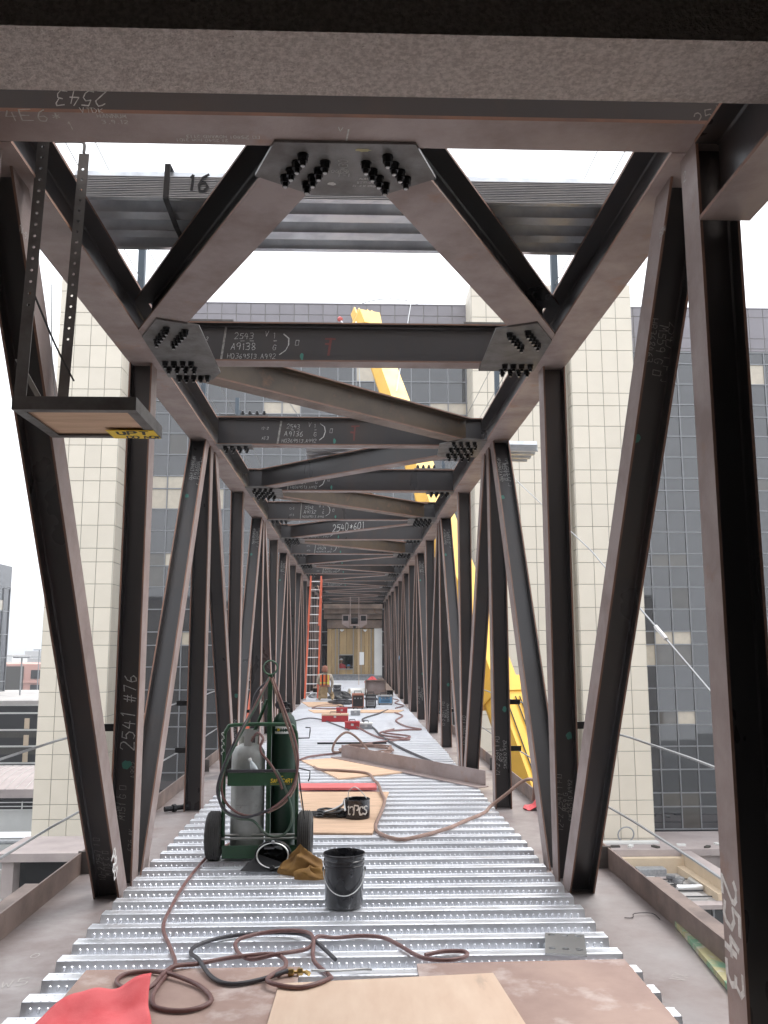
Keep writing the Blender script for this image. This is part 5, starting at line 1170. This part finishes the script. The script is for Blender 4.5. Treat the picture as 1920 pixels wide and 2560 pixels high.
rl = thing('paper_roll', 'white cardboard tube lying end-on beside the steel tray', 'tube', (-.12, 34.2, .14)); obj('tube_wall', MB().lathe([(.14,0),(.14,.7),(.11,.7),(.11,0),(.14,0)], (0,0,0), (.85,.5,0), 20, False), M['pale'], rl, sm=40); obj('inner_core', MB().lathe([(.10,.05),(.02,.06)], (0,0,0), (.85,.5,0), 16), M['cream'], rl)
heap('dust_sheet', 'dark rumpled tarpaulin in front of the kneeling worker', 'tarpaulin', (-.45, 32.6, .001), .42, .6, .26, 'black', 12, 14); heap('rag_heap', 'grey rags heaped under the orange ladder', 'rags', (-1.35, 33.2, .001), .25, .4, .14, 'ptable', 14, 12)
heap('scrap_heap', 'red cloth bundle on the deck before the end wall', 'cloth', (1.0, 46.0, .001), .35, .5, .30, 'tarp', 15, 12)
sv = thing('pipe_clamp', 'open black steel half-pipes leaning beside the lidded bucket', 'pipe', (-.36, 35.6, .002))
obj('half_pipe', MB().loft([[(.18*cos(a), y, .18+.18*sin(a)) for a in [pi*.8+pi*1.25*k/10 for k in range(11)]] for y in (-.2,.3)], cap=False, closed=False), M['bolt'], sv); obj('half_pipe', MB().loft([[(.1+.13*cos(a), y, .14+.13*sin(a)) for a in [pi*.7+pi*1.25*k/10 for k in range(11)]] for y in (-.1,.4)], cap=False, closed=False), M['bolt'], sv)
# ------------------------------------------------------------------ orange ladder
ld = thing('extension_ladder', 'orange extension ladder leaning up to the top chords behind the worker', 'ladder', (-1.43, 31.5, .001))
def rail(x0, x1, z0, z1, y0, y1): return MB().bar((x0,y0,z0),(x1,y1,z1), .058, .055, (0,1,0))
for a, b in ((-.225,-.11),(.225,.29)): obj('rail', rail(a, b, .03, 4.30, 0, 1.15), M['orange'], ld)
for a, b in ((-.168,-.108),(.222,.272)): obj('fly_rail', MB().bar((a,.70,2.6),(b,1.10,4.42), .06, .04, (0,1,0)), M['orange'], ld)
for k in range(14):
    f = (k*.305+.25)/4.3; xa, xb = -.225+.115*f, .225+.065*f; obj('rung', MB().tube([(xa,1.15*f,.25+k*.305),(xb,1.15*f,.25+k*.305)], .017, 6), M['alu'], ld)
for x in (-.225,.225): obj('foot', MB().box(x-.05,x+.05,-.05,.05,0,.06), M['alu'], ld); 
for x in (-.13,.262): obj('rung_lock', MB().box(x-.03,x+.03,.93,.97,3.6,3.68), M['white'], ld)
obj('rope', MB().tube(smoothpath([(.2,1.05,4.0),(.14,1.0,4.06),(.22,1.0,3.85),(.24,.95,3.6)],4), .012, 5), M['ply_pale'], ld)

# ------------------------------------------------------------------ people
def skin_body(name, J, E, mats, pick, parent, sub=1):
    me = bpy.data.meshes.new(name); me.from_pydata([j[:3] for j in J], E, []); o = bpy.data.objects.new(name, me); C.objects.link(o)
    sm_ = o.modifiers.new('skin', 'SKIN'); sm_.use_smooth_shade = True
    for v, j in zip(me.skin_vertices[0].data, J): v.radius = (j[3], j[4] if len(j) > 4 else j[3]); v.use_root = False
    me.skin_vertices[0].data[0].use_root = True
    s2 = o.modifiers.new('sub', 'SUBSURF'); s2.levels = sub; s2.render_levels = sub
    dg = bpy.context.evaluated_depsgraph_get(); ev = o.evaluated_get(dg); m2 = bpy.data.meshes.new_from_object(ev)
    bpy.data.objects.remove(o); m2.materials.clear()
    for m in mats: m2.materials.append(M[m])
    for p in m2.polygons: p.material_index = pick(p.center); p.use_smooth = True
    return link(name, m2, parent)
wk = thing('person', 'kneeling worker in tan workwear, orange vest and brown hood, seen from behind', 'person', (-.95, 31.2, .021))
J = [(0,0,.42,.155,.13),(0,.02,.60,.15,.12),(.0,.03,.78,.17,.12),(0,.02,.90,.075,.08),(0,.03,.97,.07,.075),           # pelvis..neck
     (-.12,.02,.38,.10),(-.16,.30,.14,.085),(-.17,.02,.07,.06),(-.17,-.20,.06,.05),(-.17,-.27,.04,.045),                # left leg: thigh forward, shin back
     (.13,.02,.38,.10),(.26,.26,.14,.085),(.27,-.02,.07,.06),(.27,-.22,.06,.05),(.27,-.29,.04,.045),
     (-.20,.03,.83,.075),(-.25,.12,.60,.055),(-.16,.30,.50,.045),(.20,.03,.83,.075),(.27,.08,.58,.055),(.22,.14,.36,.045)]
E = [(0,1),(1,2),(2,3),(3,4),(0,5),(5,6),(6,7),(7,8),(8,9),(0,10),(10,11),(11,12),(12,13),(13,14),(2,15),(15,16),(16,17),(2,18),(18,19),(19,20)]
skin_body('body', J, E, ['tan','sleeve'], lambda c: 1 if c.z > .52 or abs(c.x) > .215 and c.z > .33 else 0, wk)
hd_ = obj('head', MB().lathe([(.02,-.10),(.075,-.09),(.095,-.03),(.10,.04),(.085,.10),(.04,.13),(.005,.137)], (.0,.02,1.04), n=16), M['hood'], wk, sm=70)
obj('face', MB().lathe([(.005,0),(.06,-.01),(.07,-.04),(.05,-.06)], (.01,.125,1.02), (0,-1,0), 12), M['skin'], wk, sm=70); obj('nose', MB().lathe([(.016,0),(.01,.025),(.002,.03)], (.01,.122,1.02), (0,1,0), 6), M['skin'], wk)
obj('ear', MB().lathe([(.02,0),(.025,.008),(.01,.014)], (.095,.03,1.03), (1,0,0), 8), M['skin'], wk); obj('ear', MB().lathe([(.02,0),(.025,.008),(.01,.014)], (-.095,.03,1.03), (-1,0,0), 8), M['skin'], wk)
for sx, c in ((-1,(-.16,.32,.49)),(1,(.22,.16,.33))):
    h_ = obj('glove', MB().lathe([(.02,-.05),(.04,-.03),(.045,.01),(.035,.04),(.01,.055)], c, (0,.6,-.8), 10), M['ptable'], wk, sm=60)
    for f_ in range(5): 
        a = -.03+.015*f_; L2 = (.05,.07,.075,.07,.055)[f_]; obj('finger', MB().tube([(c[0]+a, c[1]+.03, c[2]-.03),(c[0]+a*1.1, c[1]+.03+L2*.6, c[2]-.03-L2*.4),(c[0]+a*1.1, c[1]+.03+L2*.7, c[2]-.03-L2)], .009, 5), M['ptable'], h_)
def band(nm, x0, x1, z0, z1, m, y=-.098): return obj(nm, MB().loft([[(x, y-.04*cos(x*6)+.03*(z-.6)+dy, z) for z in (z0, z1)]+[(x, y-.04*cos(x*6)+.03*(z-.6)-.008+dy, z) for z in (z1, z0)] for x in [x0+(x1-x0)*k/6 for k in range(7)] for dy in (0,)]), M[m], wk)
band('vest_back', -.165, .165, .52, .86, 'vest'); band('vest_band', .10, .14, .53, .87, 'lime', -.107); band('vest_band', -.17, .17, .57, .61, 'lime', -.112); band('harness_strap', -.10, -.05, .50, .88, 'black', -.118); band('harness_strap', .03, .07, .50, .88, 'black', -.118)
band('tool_belt', -.175, .175, .46, .515, 'hood', -.11); obj('tool_pouch', MB().box(.12,.22,-.17,-.08,.26,.46), M['ptable'], wk, bevel=.02); obj('tail_flap', MB().box(-.15,.10,-.20,-.12,.06,.44), M['tan'], wk, bevel=.04)
def sitter(label, x, hat, top, face=True):
    t = thing('person', label, 'person', (x, 50.62, .12)); J = [(0,0,.30,.15,.12),(0,0,.48,.15,.11),(0,0,.66,.17,.11),(0,-.01,.78,.06),(0,-.02,.84,.055),(-.19,0,.68,.065),(-.24,-.08,.48,.05),(-.14,-.2,.42,.04),(.19,0,.68,.065),(.24,-.08,.48,.05),(.12,-.2,.42,.04),(-.1,-.05,.22,.10),(-.1,-.2,.06,.07),(.1,-.05,.22,.10),(.1,-.2,.06,.07)]
    E = [(0,1),(1,2),(2,3),(3,4),(2,5),(5,6),(6,7),(2,8),(8,9),(9,10),(0,11),(11,12),(0,13),(13,14)]
    skin_body('body', J, E, [top,'skin'], lambda c: 1 if c.z > .80 or (c.y < -.17 and c.z > .3) else 0, t)
    obj('head', MB().lathe([(.02,-.11),(.06,-.09),(.078,-.02),(.08,.05),(.05,.10),(.01,.11)], (0,-.03,.95), n=14), M['skin'], t, sm=70); obj('hard_hat', MB().lathe([(.115,0),(.095,.012),(.09,.05),(.06,.095),(.005,.11)], (0,-.03,.985), n=16), M[hat], t, sm=50); obj('nose', MB().lathe([(.014,0),(.003,.03)], (0,-.105,.94), (0,-1,0), 6), M['skin'], t); return t
sitter('person in red with a white hard hat behind the window hole', -.66, 'white', 'red'); s2_ = sitter('person in blue bending low behind the window hole', -.24, 'blue', 'blue'); s2_.location.z = -.22
# ------------------------------------------------------------------ hoist under the far beams, hanging rope, cone, blue rag
ho = thing('hoist_trolley', 'dark steel hoist trolley hanging below the far cross beams', 'hoist', (.08, 44.0, 2.75))
for a, b in ((-.61,-.26),(.26,.61)):
    obj('side_box', MB().prism([(a,-.3,.20 if a < 0 else .0),(b,-.3,0 if a < 0 else .20),(b,-.3,.66),(a,-.3,.66)], (0,.6,0)), M['steel'], ho); obj('shade_panel', MB().box(a+.05,b-.05,-.312,-.301,.36,.60), M['dark'], ho)  # flat black panels stand in for shaded openings in the boxes
obj('centre_frame', MB().box(-.235,-.19,-.35,.35,.12,.70).box(.19,.235,-.35,.35,.12,.70).box(-.189,.189,-.35,.35,.12,.18), M['steel'], ho); obj('winch_drum', MB().lathe([(.12,-.16),(.15,-.15),(.15,.15),(.12,.16)], (0,0,.36), (1,0,0), 16), M['bolt'], ho); obj('hook_block', MB().box(-.07,.07,-.07,.07,-.02,.119), M['bolt'], ho, bevel=.02)
for x in (-.21,.21): obj('hanger_rod', MB().box(x-.025,x+.025,-.03,.03,.701,1.54), M['steel'], ho)
tag(obj('hanging_rope', MB().tube([(.30,44.0,.003),(.30,44.0,2.9)], .012, 5), M['ply_pale'], None, origin=(.30,44.0,0)), 'pale rope hanging straight down from the hoist trolley', 'rope')
cnq = thing('safety_cone', 'tall orange cone standing beyond the left posts near the gas cart', 'cone', (-2.02, 18.4, ZB+.003)); obj('cone_body', MB().lathe([(.17,.04),(.10,.5),(.035,1.05),(.03,1.06)], n=18), M['orange'], cnq, sm=40); obj('base', MB().box(-.2,.2,-.2,.2,0,.039), M['black'], cnq)
tag(obj('blue_rag', MB().prism([(0,0,0),(.02,.16,.06),(.02,.20,.16),(0,.06,.10)], (-.012,0,0)), M['blue'], None, loc=(1.733,33.2,1.35)), 'small blue tag tied to a right post', 'tag')
tag(obj('loose_bolts', MB().lathe([(.03,0),(.03,.10),(.045,.10),(.045,.14)], (0,0,.04), (.8,.6,0), 8).lathe([(.03,0),(.03,.10),(.045,.10),(.045,.14)], (.12,.09,.04), (.8,.6,0), 8), M['bolt'], None, loc=(-2.14,10.75,ZB+.004)), 'black loose bolts lying on the left floor plate beside a post', 'bolts')
tag(obj('bent_wire', MB().tube(smoothpath([(0,0,.004),(.06,.0,.004),(.09,.06,.015),(.22,.07,.012),(.24,-.04,.004)],3), .003, 5), M['bolt'], None, loc=(1.97,6.55,ZB+.003)), 'thin bent wire lying on the right floor plate', 'wire')

# ------------------------------------------------------------------ the air
hz = MB().box(-4000, 4000, -60, 6000, -15.8, 60)
hm = bpy.data.materials.new('haze'); hm.use_nodes = True; hn = hm.node_tree; hn.nodes.clear()
ho_ = hn.nodes.new('ShaderNodeOutputMaterial'); pv = hn.nodes.new('ShaderNodeVolumePrincipled')
pv.inputs['Color'].default_value = (.93,.95,1,1); pv.inputs['Density'].default_value = .0009; pv.inputs['Anisotropy'].default_value = .1
hn.links.new(pv.outputs[0], ho_.inputs['Volume'])
stuff(obj('haze', hz, hm))
